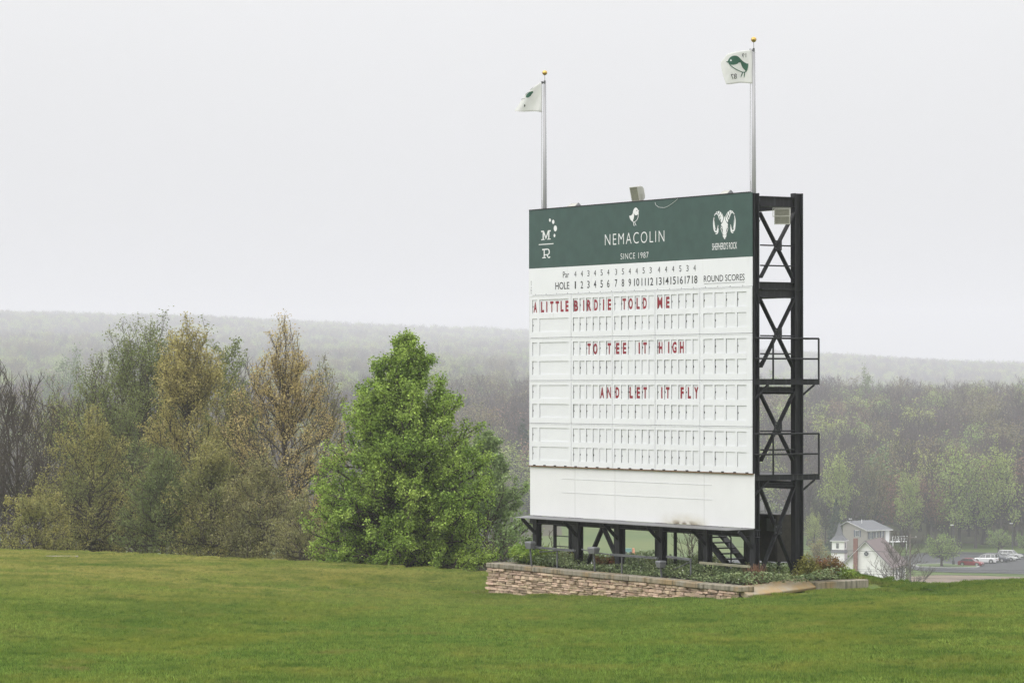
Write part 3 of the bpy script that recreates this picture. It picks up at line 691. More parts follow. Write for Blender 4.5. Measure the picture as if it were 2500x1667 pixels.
# inverted V brace between the second and third posts, slender struts and ladder under the board
for a, b in ((LEG[1] + .2, 0), (LEG[2] + .1, 0)): MB().beam(((LEG[1] + LEG[2]) / 2 + .1, .3, 1.12), (a, .3, -.15), .06, .13, up=(0, 1, 0)).build('brace', M['steel'], SBD)
ld = thing('ladder', 'narrow black ladder standing under the left end of the scoreboard', 'ladder', O_, ROTB)
sl, sr = bl(*ZD(791, 700), t=.9)[0], bl(*ZD(960, 700), t=.9)[0]
for s in (sl, sr): MB().beam((s, .9, -.3), (s, .9, 2.6), .06, .09, up=(0, 1, 0)).build('stile', M['steel'], ld)
for z in (.12, .42, .72, 1.02, 1.32, 1.62, 1.92): MB().tube([(sl, .9, z), (sr, .9, z)], .016, 6).build('rung', M['steel'], ld)
s = bl(*ZD(2120, 800), t=.9)[0]
MB().beam((s, .9, -.3), (s, .9, 2.6), .07, .07, up=(0, 1, 0)).build('strut', M['steel'], SBD)

# steel stair behind the right end
st = thing('stairs', 'black open steel stairs under the right end of the scoreboard', 'stairs', O_, ROTB)
(sa, za), (sb, zb) = bl(*ZE(440, 900), t=.8), bl(*ZE(660, 1170), t=.8)
sl_ = (zb - za) / (sb - sa)
top = (sa - 1.0, za - 1.0 * sl_); bot = (sb, zb)
for t in (.8, 1.42):
    MB().beam((top[0], t, top[1]), (bot[0], t, bot[1]), .03, .24, up=(0, 1, 0)).build('stringer', M['steel'], st)
    MB().tube([(top[0], t, top[1] + .95), (bot[0], t, bot[1] + .85)], .022, 6).tube([(bot[0], t, bot[1]), (bot[0], t, bot[1] + .85)], .022, 6).build('handrail', M['steel'], st)
n = 9
for k in range(n):
    f = (k + .5) / n; s, z = top[0] + (bot[0] - top[0]) * f, top[1] + (bot[1] - top[1]) * f
    MB().box(s - .12, s + .12, .82, 1.40, z + .03, z + .06).build('tread', M['steel'], st)

# equipment cabinet behind the tower
cb = thing('equipment_cabinet', 'dark brown black cabinet on legs behind the right tower', 'cabinet', O_, ROTB)
MB().box(7.9, 9.3, 2.0, 2.6, .33, 1.62).build('case', M['cabinet'], cb, bevel=.01)
MB().box(9.02, 9.28, 1.975, 1.995, .4, 1.62).build('door', M['cabinet'], cb)
s0, z0 = bl(*ZE(1093, 712), t=1.98); s1, z1 = bl(*ZE(1195, 567), t=1.98)
MB().box(s0, s1, 1.96, 1.972, z0, z1).build('notice', M['flood_dark'], cb)
for s in (7.95, 9.22): 
    for t in (2.05, 2.5): MB().box(s, s + .08, t, t + .08, -.4, .33).build('leg', M['steel'], cb)

# ------------------------------------------------------------------ flagpoles, flags
def flagpole(px, zt, base_z, label):
    s = bl(px, 480, t=.2)[0]; p = loc2w(s, .2, base_z)
    fp = thing('flagpole', label, 'flagpole', p, ROTB, 'flagpoles on the scoreboard'); h = zt - base_z
    MB().tube([(0, 0, 0), (0, 0, h * .5), (0, 0, h)], [.066, .056, .040], 14).build('pole', M['alu'], fp, smooth=True)
    for z in (h * .1, h * .13, h * .3, h * .42, h * .44, h * .58, h * .66, h * .68): MB().tube([(0, 0, z), (0, 0, z + .018)], .0665 - .026 * z / h, 14).build('band', M['steel_grey'], fp)
    tk = MB().tube([(0, 0, h), (0, 0, h + .1)], .028, 10).tube([(0, 0, h + .05), (-.09, -.03, h + .05)], .018, 8).tube([(-.09, -.06, h + .05), (-.09, 0, h + .05)], .038, 10).build('truck', M['steel_grey'], fp)
    MB().tube([(0, 0, h + .1), (0, 0, h + .26)], .010, 6).build('spindle', M['alu'], fp)
    MB().lathe([(.074 * math.sin(PI * k / 10) + 1e-4, -.074 * math.cos(PI * k / 10)) for k in range(11)], (0, 0, h + .33), 18).build('finial_ball', M['gold'], fp, smooth=True)
    MB().tube([(-.09, -.04, h + .03), (-.10, -.05, h * .5), (-.075, -.055, .3)], .006, 5).tube([(-.085, -.04, h * .4), (.07, -.045, .35)], .006, 5).build('halyard', M['rope'], fp)
    return p, s
PB = 8.3
rp, rs_ = flagpole(1840.5, 14.02, PB, 'right flagpole with gold ball, rising from the scoreboard tower')
lp, ls_ = flagpole(1330, 13.95, PB, 'left flagpole with gold ball, rising behind the scoreboard left end')

def flag(outline_fn, Y0, name_label, emblems, ripple, nu=26, nv=22):
    fl = thing('flag', name_label, 'flag')
    V = []
    for j in range(nv + 1):
        for i in range(nu + 1):
            px, py = outline_fn(i / nu, j / nv); p = at(px, py, Y0 + ripple(px, py)); V.append(tuple(p))
    Q = [(j * (nu + 1) + i, j * (nu + 1) + i + 1, (j + 1) * (nu + 1) + i + 1, (j + 1) * (nu + 1) + i) for j in range(nv) for i in range(nu)]
    me = arr_mesh('cloth', V, Q, mats=[M['cloth']], smooth=True); c = obj('cloth', me, fl)
    sd = c.modifiers.new('thickness', 'SOLIDIFY'); sd.thickness = .004; sd.offset = 1
    for nm, polys, mat, conv, off in emblems:
        bm = bmesh.new()
        for p in polys:
            try: bm.faces.new([bm.verts.new((*conv(*q), 0)) for q in p])
            except ValueError: pass
        bmesh.ops.triangulate(bm, faces=bm.faces[:])
        bmesh.ops.subdivide_edges(bm, edges=[e for e in bm.edges if e.calc_length() > 2], cuts=2, use_grid_fill=True)
        for v in bm.verts: v.co = at(v.co.x, v.co.y, Y0 + ripple(v.co.x, v.co.y) - off)
        m2 = bpy.data.meshes.new(nm); bm.to_mesh(m2); bm.free(); m2.materials.append(mat); obj(nm, m2, fl)
    return fl
Z3 = lambda x, y: (1740 + x / 11.2, 90 + y / 11.2)
rip1 = lambda px, py: .05 * math.sin((px - 1840) * .085 + py * .02) * min(1, (1842 - px) / 18) - (1842 - px) * .0016
def out1(u, v):                                   # hoist at u = 1
    top = smooth_poly([(215, 705), (330, 560), (420, 470), (700, 400), (1075, 348)], 8, False); bot = smooth_poly([(370, 1300), (470, 1302), (640, 1278), (840, 1262), (1150, 1292)], 8, False)
    def ev(P, u): 
        f = u * (len(P) - 1); i = min(int(f), len(P) - 2); f -= i; return (P[i][0] * (1 - f) + P[i + 1][0] * f, P[i][1] * (1 - f) + P[i + 1][1] * f)
    a, b = ev(top, u), ev(bot, u); bulge = -28 * math.sin(PI * v) * (1 - u) ** 2
    return Z3(a[0] * (1 - v) + b[0] * v + bulge, a[1] * (1 - v) + b[1] * v)
fb1 = [smooth_poly([(412, 680), (440, 610), (500, 550), (590, 520), (680, 535), (745, 590), (800, 650), (870, 705), (950, 740), (972, 738), (968, 830), (940, 930), (905, 965), (890, 930), (820, 850), (775, 750), (745, 655), (690, 735), (600, 765), (490, 765), (440, 715)], 3), [(360, 685), (405, 672), (440, 690), (425, 720)]]
fb1 += ribbon(smooth_poly([(440, 720), (500, 800), (640, 895), (780, 960), (850, 975), (915, 960)], 4, False), 24) + ribbon([(820, 970), (790, 1060)], 26) + ribbon([(798, 1040), (765, 1115)], [34, 6]) + ribbon([(872, 970), (868, 1060)], 26) + ribbon([(868, 1040), (858, 1125)], [34, 6])
def num_poly(body, x0, y0, x1, y1, sl=0.):        # mirrored numerals: seen from the back of the flag
    V, Fs = glyphs(body, .0); mx = V.max(0)
    P = [(x1 - a / mx[0] * (x1 - x0), y1 - b / mx[1] * (y1 - y0) + sl * a / mx[0] * (x1 - x0)) for a, b in V]
    return [[P[i] for i in f] for f in Fs]
eye = [[(497 + 24 * math.cos(k * PI / 6), 650 + 22 * math.sin(k * PI / 6)) for k in range(12)]]
flag(out1, rp.y, 'white square flag with dark green bird print on right flagpole',
     [('bird_print', fb1, M['ink_green'], Z3, .014), ('bird_eye', eye, M['ink_white'], Z3, .02), ('numeral_print', num_poly('19', 805, 455, 915, 570), M['ink_dark'], Z3, .014), ('numeral_print', num_poly('87', 495, 1010, 660, 1150, .12), M['ink_dark'], Z3, .014)], rip1)
Z4 = lambda x, y: (1240 + x / 11.2, 160 + y / 11.2)
rip2 = lambda px, py: .07 * math.sin((px - 1322) * .12 + (py - 200) * .07) * min(1, (1323 - px) / 12)
def out2(u, v):
    top = smooth_poly([(185, 1225), (300, 1070), (470, 800), (620, 650), (780, 535), (915, 450)], 8, False); bot = smooth_poly([(180, 1250), (300, 1262), (450, 1266), (620, 1258), (780, 1258), (930, 1282)], 8, False)
    f = u * (len(top) - 1); i = min(int(f), len(top) - 2); f -= i
    a = [top[i][k] * (1 - f) + top[i + 1][k] * f for k in (0, 1)]; b = [bot[i][k] * (1 - f) + bot[i + 1][k] * f for k in (0, 1)]
    return Z4(a[0] * (1 - v) + b[0] * v, a[1] * (1 - v) + b[1] * v)
fb2 = [smooth_poly([(490, 860), (510, 800), (580, 740), (660, 708), (692, 720), (685, 755), (650, 790), (630, 830), (560, 878), (520, 884)], 4)]
dk2 = ribbon(smooth_poly([(480, 805), (530, 755), (600, 725)], 4, False), 10) + ribbon([(365, 938), (410, 912), (465, 908)], 9) + [[(440, 1080), (468, 1062), (478, 1105), (458, 1145), (446, 1130)]] + ribbon([(605, 665), (640, 650), (680, 610)], 9)
flag(out2, lp.y, 'white flag folded by the wind, green print part hidden, on left flagpole', [('bird_print', fb2, M['ink_green'], Z4, .016), ('dark_print', dk2, M['ink_dark'], Z4, .016)], rip2, 26, 16)

# ------------------------------------------------------------------ floodlights
def flood_mesh():
    hood = MB(); w, h, d = .21, .21, .30
    ring = lambda y, a, b: [(-a, y, -b), (a, y, -b), (a, y, b), (-a, y, b)]
    prof = [(0, w, h), (.13, w * .97, h * .97), (.21, w * .78, h * .80), (.27, w * .5, h * .52), (.295, w * .2, h * .2)]
    vs = [p for y, a, b in prof for p in ring(y, a, b)]
    fs = [(i * 4 + j, i * 4 + (j + 1) % 4, i * 4 + 4 + (j + 1) % 4, i * 4 + 4 + j) for i in range(4) for j in range(4)] + [(16, 17, 18, 19)]
    hood.add(vs, fs); me_h = hood.mesh('hood', M['flood'], bevel=.012)
    r = MB()
    for a, b, c, e in ((-w, -w + .022, -h, h), (w - .022, w, -h, h), (-w + .022, w - .022, -h, -h + .022), (-w + .022, w - .022, h - .022, h)): r.box(a, b, -.012, .02, c, e)
    me_r = r.mesh('rim', M['flood']); me_l = MB().box(-w + .02, w - .02, .004, .012, -h + .02, h - .02).mesh('glass', M['lens'])
    y = MB(); y.beam((-w - .02, .12, 0), (-w - .02, .12, -.33), .012, .04, up=(0, 1, 0)).beam((w + .02, .12, 0), (w + .02, .12, -.33), .012, .04, up=(0, 1, 0)).beam((-w - .025, .12, -.335), (w + .025, .12, -.335), .04, .012)
    y.tube([(-w - .03, .12, 0), (w + .03, .12, 0)], .014, 8)
    return me_h, me_r, me_l, y.mesh('bracket', M['flood'])
FM = flood_mesh()
def floodlight(p, yaw, pitch, label, sc=1., up=True, mats=None):
    e = thing('floodlight', label, 'floodlight', p, yaw)
    e.rotation_euler = (0, 0, yaw)
    for nm, me in zip(('hood', 'rim', 'glass'), FM[:3]): obj(nm, me, e, (0, 0, 0), (pitch, 0, 0), (sc,) * 3)
    b = obj('bracket', FM[3], e, (0, 0, 0), (0 if up else PI, 0, 0), (sc, sc, sc if up else sc * .68))
    return e
s_, z_ = bl(*ZA(1170, 130), t=.0)
floodlight(loc2w(s_, .02, z_), math.radians(-60), math.radians(12), 'square putty grey floodlight on top edge above the bird emblem', .98)
t_, z_ = dl(*ZF(330, 268), W + .12)
floodlight(loc2w(W + .12, t_, z_), math.radians(-12), 0, 'square putty grey floodlight hanging in the top of the tower', 1.0, up=False)
cbm = MB().tube([loc2w(W - .4, .3, 8.9), loc2w(W - .45, .55, 9.5), loc2w(W - .45, .62, 9.62)], .008, 5).build('cable', M['wire']); tag(cbm, 'thin dark cable slanting up to the hanging tower floodlight', 'cable')
def small_flood(px0, px1, py, label):
    (s0, z), (s1, _) = bl(px0, py), bl(px1, py)
    e = thing('floodlight', label, 'floodlight', loc2w((s0 + s1) / 2, .18, 10.27), ROTB); w = (s1 - s0) / 2
    MB().add([(-w, -.05, .02), (w, -.05, .02), (w * .8, .1, .13), (-w * .8, .1, .13), (-w, .2, .0), (w, .2, .0)], [(0, 1, 2, 3), (3, 2, 5, 4), (0, 3, 4), (1, 5, 2), (0, 4, 5, 1)]).build('hood', M['flood_dark'], e)
    MB().add([(-w * .88, -.047, .032), (w * .88, -.047, .032), (w * .72, .083, .125), (-w * .72, .083, .125)], [(0, 1, 2, 3)]).build('glass', M['flood'], e)
    MB().box(-.03, .03, .05, .1, -.15, .02).build('arm', M['steel'], e)
small_flood(1373, 1396, 505, 'small flat floodlight peeking over the top edge near the left flagpole')
small_flood(1744, 1767, 475, 'small flat dark floodlight peeking over the top edge near the right flagpole')
lw = MB().tube([loc2w(*q) for q in [(6.42, -.02, 10.2), (6.45, -.02, 10.13), (6.6, -.02, 10.06), (6.85, -.02, 10.035), (7.05, -.02, 10.07), (7.3, -.02, 10.16), (7.5, -.02, 10.25)]], .0045, 5).build('cable', M['ink_white'])
tag(lw, 'thin white cable drooping over the green header right of the bird', 'cable')

# low floodlights and conduit rails in the bed
def low_flood(x0, x1, y0, y1, yaw, label, t=-.75):
    (s0, z1), (s1, z0) = bl(*ZD(x0, y0), t=t), bl(*ZD(x1, y1), t=t); w = (s1 - s0) * .22; h = (z1 - z0) * .5
    e = thing('floodlight', label, 'floodlight', loc2w((s0 + s1) / 2, t, (z0 + z1) / 2), yaw, None)
    MB().add([(-w, -.085, -h), (w, -.085, -h), (w, .085, -h), (-w, .085, -h), (-w * 1.25, -.11, h * .45), (w * 1.25, -.11, h * .45), (w * 1.25, .11, h * .45), (-w * 1.25, .11, h * .45)], [(0, 3, 2, 1), (4, 5, 6, 7), (0, 1, 5, 4), (1, 2, 6, 5), (2, 3, 7, 6), (3, 0, 4, 7)]).build('body', M['flood_dark'], e, bevel=.008)
    MB().add([(-w * 1.3, -.118, h * .47), (w * 1.3, -.118, h * .47), (w * 1.3, .118, h * .47), (-w * 1.3, .118, h * .47), (-w * 1.1, -.095, h), (w * 1.1, -.095, h), (w * 1.1, .095, h), (-w * 1.1, .095, h)], [(0, 3, 2, 1), (4, 5, 6, 7), (0, 1, 5, 4), (1, 2, 6, 5), (2, 3, 7, 6), (3, 0, 4, 7)]).build('lid', M['flood_dark'], e, bevel=.008)
    MB().beam((0, 0, -h), (.06, 0, -h - .5), .04, .04).build('bracket', M['steel_grey'], e)
low_flood(470, 565, 725, 815, ROTB + .25, 'grey boxy floodlight at the left end of the bed')
low_flood(1155, 1280, 785, 870, ROTB + .1, 'grey boxy floodlight in front of the inverted V brace')
low_flood(1910, 2010, 937, 1020, ROTB, 'low dark boxy floodlight against the fourth post')
def conduit(a, b, post, label, mat, t=-.6, r=.03):
    (s0, z0), (s1, z1) = bl(*a, t=t), bl(*b, t=t)
    e = thing('conduit_rail', label, 'rail', O_, ROTB)
    MB().beam((s0, t, z0), (s1, t, z1), .07, .06).build('bar', mat, e)
    if post: s, z = bl(*post, t=t); MB().tube([(s, t, z), (s, t, -.3)], .024, 8).build('post', M['steel_grey'], e)
conduit(ZD(560, 792), ZD(1010, 832), ZD(815, 815), 'grey conduit rail on a thin post near the left floodlight', M['steel_grey'])
conduit(ZD(1410, 873), ZD(1925, 912), ZD(1530, 885), 'grey conduit rail on a thin post between third and fourth posts', M['steel_grey'])
conduit(ZD(2030, 895), ZE(180, 1058), ZE(178, 1058), 'grey conduit rail on a thin post left of the fifth post', M['steel_grey'])
conduit(ZE(290, 1092), ZE(880, 1140), None, 'weathered timber rail crossing the foot of the stairs', M['timber'])
for a, b, lab in ((ZD(1085, 815), ZD(1420, 875), 'thin dark pipe running right from the second post'), (ZD(620, 845), ZD(930, 812), 'thin dark pipe behind the left conduit rail'), (ZD(2040, 1055), ZE(180, 1080), 'thin dark pipe raking up to the thin post')):
    (s0, z0), (s1, z1) = bl(*a, t=-.5), bl(*b, t=-.5); tag(MB().tube([loc2w(s0, -.5, z0), loc2w((s0 + s1) / 2, -.5, (z0 + z1) / 2 - .02), loc2w(s1, -.5, z1)], .018, 6).build('pipe', M['steel_grey']), lab, 'pipe')

# ------------------------------------------------------------------ planter: ledgestone wall with coping, soil
M['stone'] = mk('pink_tan_ledgestone', (.38, .265, .18), .85, 0, .2, 9, col2=(.58, .46, .34), bump=.5, bscale=30, rand=.3, hue=.014)
M['mortar'] = mk('wall_core', (.07, .05, .04), .95)
M['coping'] = mk('concrete_coping', (.21, .185, .135), .8, 0, .2, 3, col2=(.30, .27, .21), bump=.3, bscale=25, rand=.08)
overlay(M['coping'], (.34, .20, .055), noise_mask(1.6, .50, .68, (1, 1, .4), 'World'), .55)
overlay(M['coping'], (.06, .058, .035), noise_mask(7, .48, .66, (1.5, 1.5, .12), 'World'), .65)
M['lichen'] = mk('lichen_coping', (.34, .295, .22), .85, 0, .2, 2, col2=(.36, .25, .12), bump=.4, bscale=18)
M['soil'] = mk('dark_soil', (.035, .028, .02), .95, 0, .3, 6)
PW = thing('planter_wall', 'low curved-top ledgestone planter wall with concrete coping under the scoreboard', 'wall', (PL.x, PL.y, ZT))
PW['label'] = 'low pink tan ledgestone planter wall with concrete coping in front of the scoreboard'
A_ = (PR - PL); A_.z = 0; LW = A_.length; A_.normalize(); B_ = Vector((-A_.y, A_.x, 0))
if B_.y < 0: B_ = -B_
PW.rotation_euler = (0, 0, math.atan2(A_.y, A_.x))          # local x along the front wall, y into the bed
CAPH = .135
MB().box(.08, LW - .05, .10, .40, -1.4, -CAPH).build('wall_core', M['mortar'], PW)
E_l = (PE - PL); ex, ey = E_l.dot(A_), E_l.dot(B_)
def stone_mesh(seed):
    r = random.Random(seed); bm = bmesh.new(); bmesh.ops.create_cube(bm, size=1)
    bmesh.ops.bevel(bm, geom=bm.edges[:], offset=.12, segments=1, affect='EDGES', clamp_overlap=True)
    for v in bm.verts: v.co += Vector((r.uniform(-.05, .05), r.uniform(-.12, .12), r.uniform(-.09, .09)))
    me = bpy.data.meshes.new('stone'); bm.to_mesh(me); bm.free(); me.materials.append(M['stone']); return me
STONES = [stone_mesh(k) for k in range(9)]
rs = random.Random(12)
z = -CAPH - .006
nst = 0
while z > -1.05:
    h = rs.choice([.05, .055, .065, .075, .085, .11]); x = .02 - rs.uniform(0, .15)
    while x < LW - .1:
        w = min(rs.uniform(.16, .5), LW - .06 - x)
        if h > .1: w = min(w, .26)
        wx, wy = PL + A_ * (x + w / 2), 0
        gzv = hz(wx.x, wx.y) - ZT
        if w > .06 and z > gzv - .02:
            obj('stone', STONES[rs.randrange(9)], PW, (x + w / 2, .10 + rs.uniform(-.05, .025), z - h / 2), (rs.gauss(0, .03), rs.gauss(0, .03), rs.gauss(0, .03)), (w * .94, rs.uniform(.12, .17), h * .88)); nst += 1
        x += w
    z -= h
for k in range(10):                                         # left return of the wall
    zz = -CAPH - .045 - k * .088
    obj('stone', STONES[k % 9], PW, (.06 + rs.uniform(-.01, .01), .42 + rs.uniform(-.03, .03), zz), (0, 0, PI / 2), (.42, .15, .085))
# coping pieces along the front
cuts = [0.0]
while cuts[-1] < LW - 1.6: cuts.append(cuts[-1] + rs.uniform(1.0, 1.5))
cuts.append(LW + .1)
for a, b in zip(cuts[:-1], cuts[1:]):
    me = MB().box(a - (.07 if a == 0 else -.006), b - .006, -.02, .47, -CAPH, 0).mesh('coping_stone', M['coping'], bevel=.016)
    obj('coping_stone', me, PW, (0, rs.uniform(-.008, .008), rs.uniform(-.008, .004)), (rs.gauss(0, .01), 0, rs.gauss(0, .002)))
MB().box(-.07, .42, .48, 3.4, -CAPH, -.004).build('coping_stone', M['coping'], PW, bevel=.016)
# right-hand side: one piece half sunk, one tipped and lichen-yellow, one still level
dirv = Vector((ex - LW, ey, 0)); LR = dirv.length; ang = math.atan2(dirv.y, dirv.x)
def side_piece(a, b, zc, tilt, roll, m, yaw=0, wdt=.46, th=.15):
    me = MB().box(-(b - a) / 2, (b - a) / 2, -wdt / 2, wdt / 2, -th / 2, th / 2).mesh('coping_stone', m, bevel=.018); q = Vector((LW, .05, 0)) + dirv.normalized() * ((a + b) / 2)
    obj('coping_stone', me, PW, (q.x, q.y + .1, zc), (roll, tilt, ang + yaw))
side_piece(.0, 1.28, -.16, -.03, .45, M['lichen'], -.03, .5, .16)
side_piece(1.22, 2.62, -.065, -.05, .50, M['lichen'], .02, .5, .10)
side_piece(2.6, LR + .05, -.11, 0, 0, M['coping'], 0, .62, .24)
# soil bed
so = MB(); nx, ny = 28, 10; vs = []
for j in range(ny + 1):
    for i in range(nx + 1):
        f, g = i / nx, j / ny; x0 = -.0 + .35; p0 = Vector((.35 + (LW - .5) * f, .44, 0)); p1 = Vector((.35 + (ex - .55) * f, 4.0, 0)); q = p0.lerp(p1, g)
        vs.append((q.x, q.y, -.10 + .05 * rs.random() + .10 * g))
so.add(vs, [(j * (nx + 1) + i, j * (nx + 1) + i + 1, (j + 1) * (nx + 1) + i + 1, (j + 1) * (nx + 1) + i) for j in range(ny) for i in range(nx)])
sb_ = so.build('soil_bed', M['soil']); sb_.location = PW.location; sb_.rotation_euler = PW.rotation_euler; tag(sb_, kind='structure')
def bed(px, py_or_y, y=None): pass
def bedw(x, y, z=0): return Vector((PL.x, PL.y, ZT)) + A_ * x + B_ * y + Vector((0, 0, z))

# ------------------------------------------------------------------ leaves and branches (vectorised)
def leaf_quads(C, size, rng, up=.5, asp=.6, bend=.12):
    n = len(C); nrm = rng.normal(0, 1, (n, 3)); nrm[:, 2] = np.abs(nrm[:, 2]) + up; nrm /= np.linalg.norm(nrm, axis=1)[:, None]
    d = np.cross(nrm, rng.normal(0, 1, (n, 3))); d /= np.linalg.norm(d, axis=1)[:, None] + 1e-9; s = np.cross(nrm, d)
    l = (size * rng.uniform(.7, 1.3, n))[:, None]
    V = np.stack([C - d * l * .5, C + s * l * asp * .5 + nrm * l * bend, C + d * l * .5, C - s * l * asp * .5 + nrm * l * bend], 1).reshape(-1, 3)
    return V, np.arange(4 * n).reshape(-1, 4)
def tubes(P, R, m):
    n, k, _ = P.shape; t = np.gradient(P, axis=1); t /= np.linalg.norm(t, axis=2)[..., None] + 1e-9
    ref = np.where(np.abs(t[..., 2:3]) > .85, np.array([1., 0, 0]), np.array([0, 0, 1.])); a = np.cross(t, ref); a /= np.linalg.norm(a, axis=2)[..., None] + 1e-9; b = np.cross(t, a)
    th = np.arange(m) * 2 * PI / m
    V = P[:, :, None] + R[:, :, None, None] * (a[:, :, None] * np.cos(th)[None, None, :, None] + b[:, :, None] * np.sin(th)[None, None, :, None])
    i = np.arange(n * k * m).reshape(n, k, m); j = np.roll(i, -1, 2)
    Q = np.stack([i[:, :-1], j[:, :-1], j[:, 1:], i[:, 1:]], -1).reshape(-1, 4)
    return V.reshape(-1, 3), Q
class Geo:
    def __init__(s): s.V, s.Q, s.n = [], [], 0
    def add(s, V, Q): s.V.append(V); s.Q.append(Q + s.n); s.n += len(V)
    def mesh(s, name, mat, smooth=False): return arr_mesh(name, np.concatenate(s.V), np.concatenate(s.Q), mats=[mat], smooth=smooth)
def bez(a, c, b, k):
    t = np.linspace(0, 1, k)[None, :, None]; return a[:, None] * (1 - t) ** 2 + 2 * c[:, None] * t * (1 - t) + b[:, None] * t ** 2
def grow(seed, h, prof, n1=40, n2=7, n3=4, elev=(15, 60), lo=.1, r0=.14, hs=(.12, 1.0), wig=.05, sides=(7, 4, 3), twig=.006, l2=.42, l3=.45, inner=.55, forks=1, droop=0., twist=.7, tk=.74, hp=1.0, spike=False):
    """branch polylines: trunk, limbs ending on the crown profile prof(height fraction), branches, twigs"""
    r = np.random.default_rng(seed); G = Geo()
    k0 = 12; tz = np.linspace(0, tk, k0); TP = np.stack([np.cumsum(r.normal(0, wig, k0)) * h * .06, np.cumsum(r.normal(0, wig, k0)) * h * .06, tz * h], -1); TP[0, :2] = 0
    TR_ = r0 * (1 - tz / tk * .93) ** .9 + .006; TR_[0] *= 1.35
    G.add(*tubes(TP[None], TR_[None], sides[0]))
    he = np.sort(hs[0] + (hs[1] - hs[0]) * r.uniform(0, 1, n1) ** hp); az = np.arange(n1) * 2.39996 + r.normal(0, .35, n1)
    rad = np.array([prof(x) for x in he]) * np.where(r.random(n1) < .42, r.uniform(inner, .85, n1), r.uniform(.85, 1.05, n1) if spike else r.uniform(.8, 1.0, n1))
    el = np.radians(elev[0] + (elev[1] - elev[0]) * he + r.normal(0, 7, n1))
    zs = np.clip(he * h - rad * np.tan(el), lo * h * r.uniform(.8, 1.4, n1), np.maximum(he * h - .1 * h * .3, lo * h)); zs = np.minimum(zs, (tk - .02) * h * r.uniform(.9, 1, n1))
    fr = zs / h; st = np.stack([np.interp(fr, tz, TP[:, i]) for i in range(3)], -1)
    en = np.stack([np.cos(az) * rad + st[:, 0], np.sin(az) * rad + st[:, 1], he * h], -1)
    mid = st + (en - st) * .55; mid[:, 2] = st[:, 2] + (en[:, 2] - st[:, 2]) * (.38 - droop * .3)
    P1 = bez(st, mid, en, 7); L1 = np.linalg.norm(en - st, axis=1); P1[:, 1:-1] += r.normal(0, .03, (n1, 5, 3)) * L1[:, None, None]
    r1 = np.interp(fr, tz, TR_) * .5; q = np.linspace(0, 1, 7); R1 = r1[:, None] * (1 - q) ** .8 + twig * 1.2
    G.add(*tubes(P1, R1, sides[1]))
    def sub(P, Lp, Rp, n, lf, k, sd, tw, t0=.25, upb=.3):
        m = len(P); t = np.tile(np.linspace(t0, 1., n), (m, 1)) + r.normal(0, .04, (m, n)); t = np.clip(t, .05, 1) * (P.shape[1] - 1); i = np.minimum(t.astype(int), P.shape[1] - 2); f = (t - i)[..., None]
        mi = np.arange(m)[:, None]; s = P[mi, i] * (1 - f) + P[mi, i + 1] * f; tg = P[mi, i + 1] - P[mi, i]; tg /= np.linalg.norm(tg, axis=2)[..., None] + 1e-9
        rv = r.normal(0, 1, (m, n, 3)); rv /= np.linalg.norm(rv, axis=2)[..., None]
        d = tg * .75 + rv * twist; d[..., 2] += upb; d /= np.linalg.norm(d, axis=2)[..., None]
        ln = Lp[:, None] * lf * (1.15 - .55 * t / (P.shape[1] - 1)) * r.uniform(.6, 1.25, (m, n)); e = s + d * ln[..., None]; e[..., 2] += ln * .12
        c = s + d * ln[..., None] * .5 + r.normal(0, .08, (m, n, 3)) * ln[..., None]; s, c, e, ln = s.reshape(-1, 3), c.reshape(-1, 3), e.reshape(-1, 3), ln.ravel()
        P2 = bez(s, c, e, k); rb = np.clip(np.interp(t / (P.shape[1] - 1), [0, 1], [.6, .35]) * Rp[:, None], tw, None).ravel(); R2 = rb[:, None] * (1 - np.linspace(0, 1, k)) ** .7 + tw * .6
        G.add(*tubes(P2, R2, sd)); return P2, ln, rb
    P2, L2, R2 = sub(P1, L1, r1, n2, l2, 4, sides[2], twig * 1.1)
    P3, L3, R3 = sub(P2, L2, R2, n3, l3, 3, 3, twig, .3, .5) if n3 else (P2, L2, R2)
    return G, P1, P2, P3
def leaves_on(P3, n, spread, size, seed, up=.5, asp=.6, tipb=.5, drop=0.):
    r = np.random.default_rng(seed); m = len(P3); idx = r.integers(0, m, n); t = np.clip(r.beta(1.6, 1.0 - .4 * tipb, n), 0, 1) * (P3.shape[1] - 1)
    i = np.minimum(t.astype(int), P3.shape[1] - 2); f = (t - i)[:, None]
    C = P3[idx, i] * (1 - f) + P3[idx, i + 1] * f + r.normal(0, spread, (n, 3)); C[:, 2] -= drop
    return leaf_quads(C, size, r, up, asp)
def leafmat(name, c1, c2, isl=.3, scale=.6, trans=.35, hue=0., rough=.6):
    return mk(name, c1, rough, 0, 0, scale, col2=c2, island=isl, trans=trans, hue=hue, spec=.25)
M['bark'] = mk('grey_brown_bark', (.075, .062, .052), .9, 0, .3, 6, bump=.4, bscale=20, spec=.2)
M['bark_far'] = mk('far_bark', (.085, .066, .069), .95, 0, .2, .4, rand=.3, spec=.1)
M['leaf_maple'] = leafmat('maple_leaf', (.185, .295, .048), (.37, .485, .10), .55)
M['leaf_maple2'] = leafmat('paler_maple_leaf', (.17, .25, .09), (.26, .34, .13), .4)
M['leaf_olive'] = leafmat('olive_spring_leaf', (.145, .185, .065), (.24, .27, .09), .35, .35)
M['leaf_yellow'] = leafmat('yellow_spring_leaf', (.33, .295, .095), (.46, .40, .15), .35, .5)
M['leaf_ochre'] = leafmat('ochre_spring_leaf', (.42, .325, .135), (.50, .41, .17), .35, .5)
M['leaf_brown'] = leafmat('brown_olive_leaf', (.20, .20, .085), (.29, .27, .11), .35, .5)
M['leaf_mix'] = leafmat('olive_ochre_leaf', (.21, .225, .075), (.38, .335, .11), .35, .33)
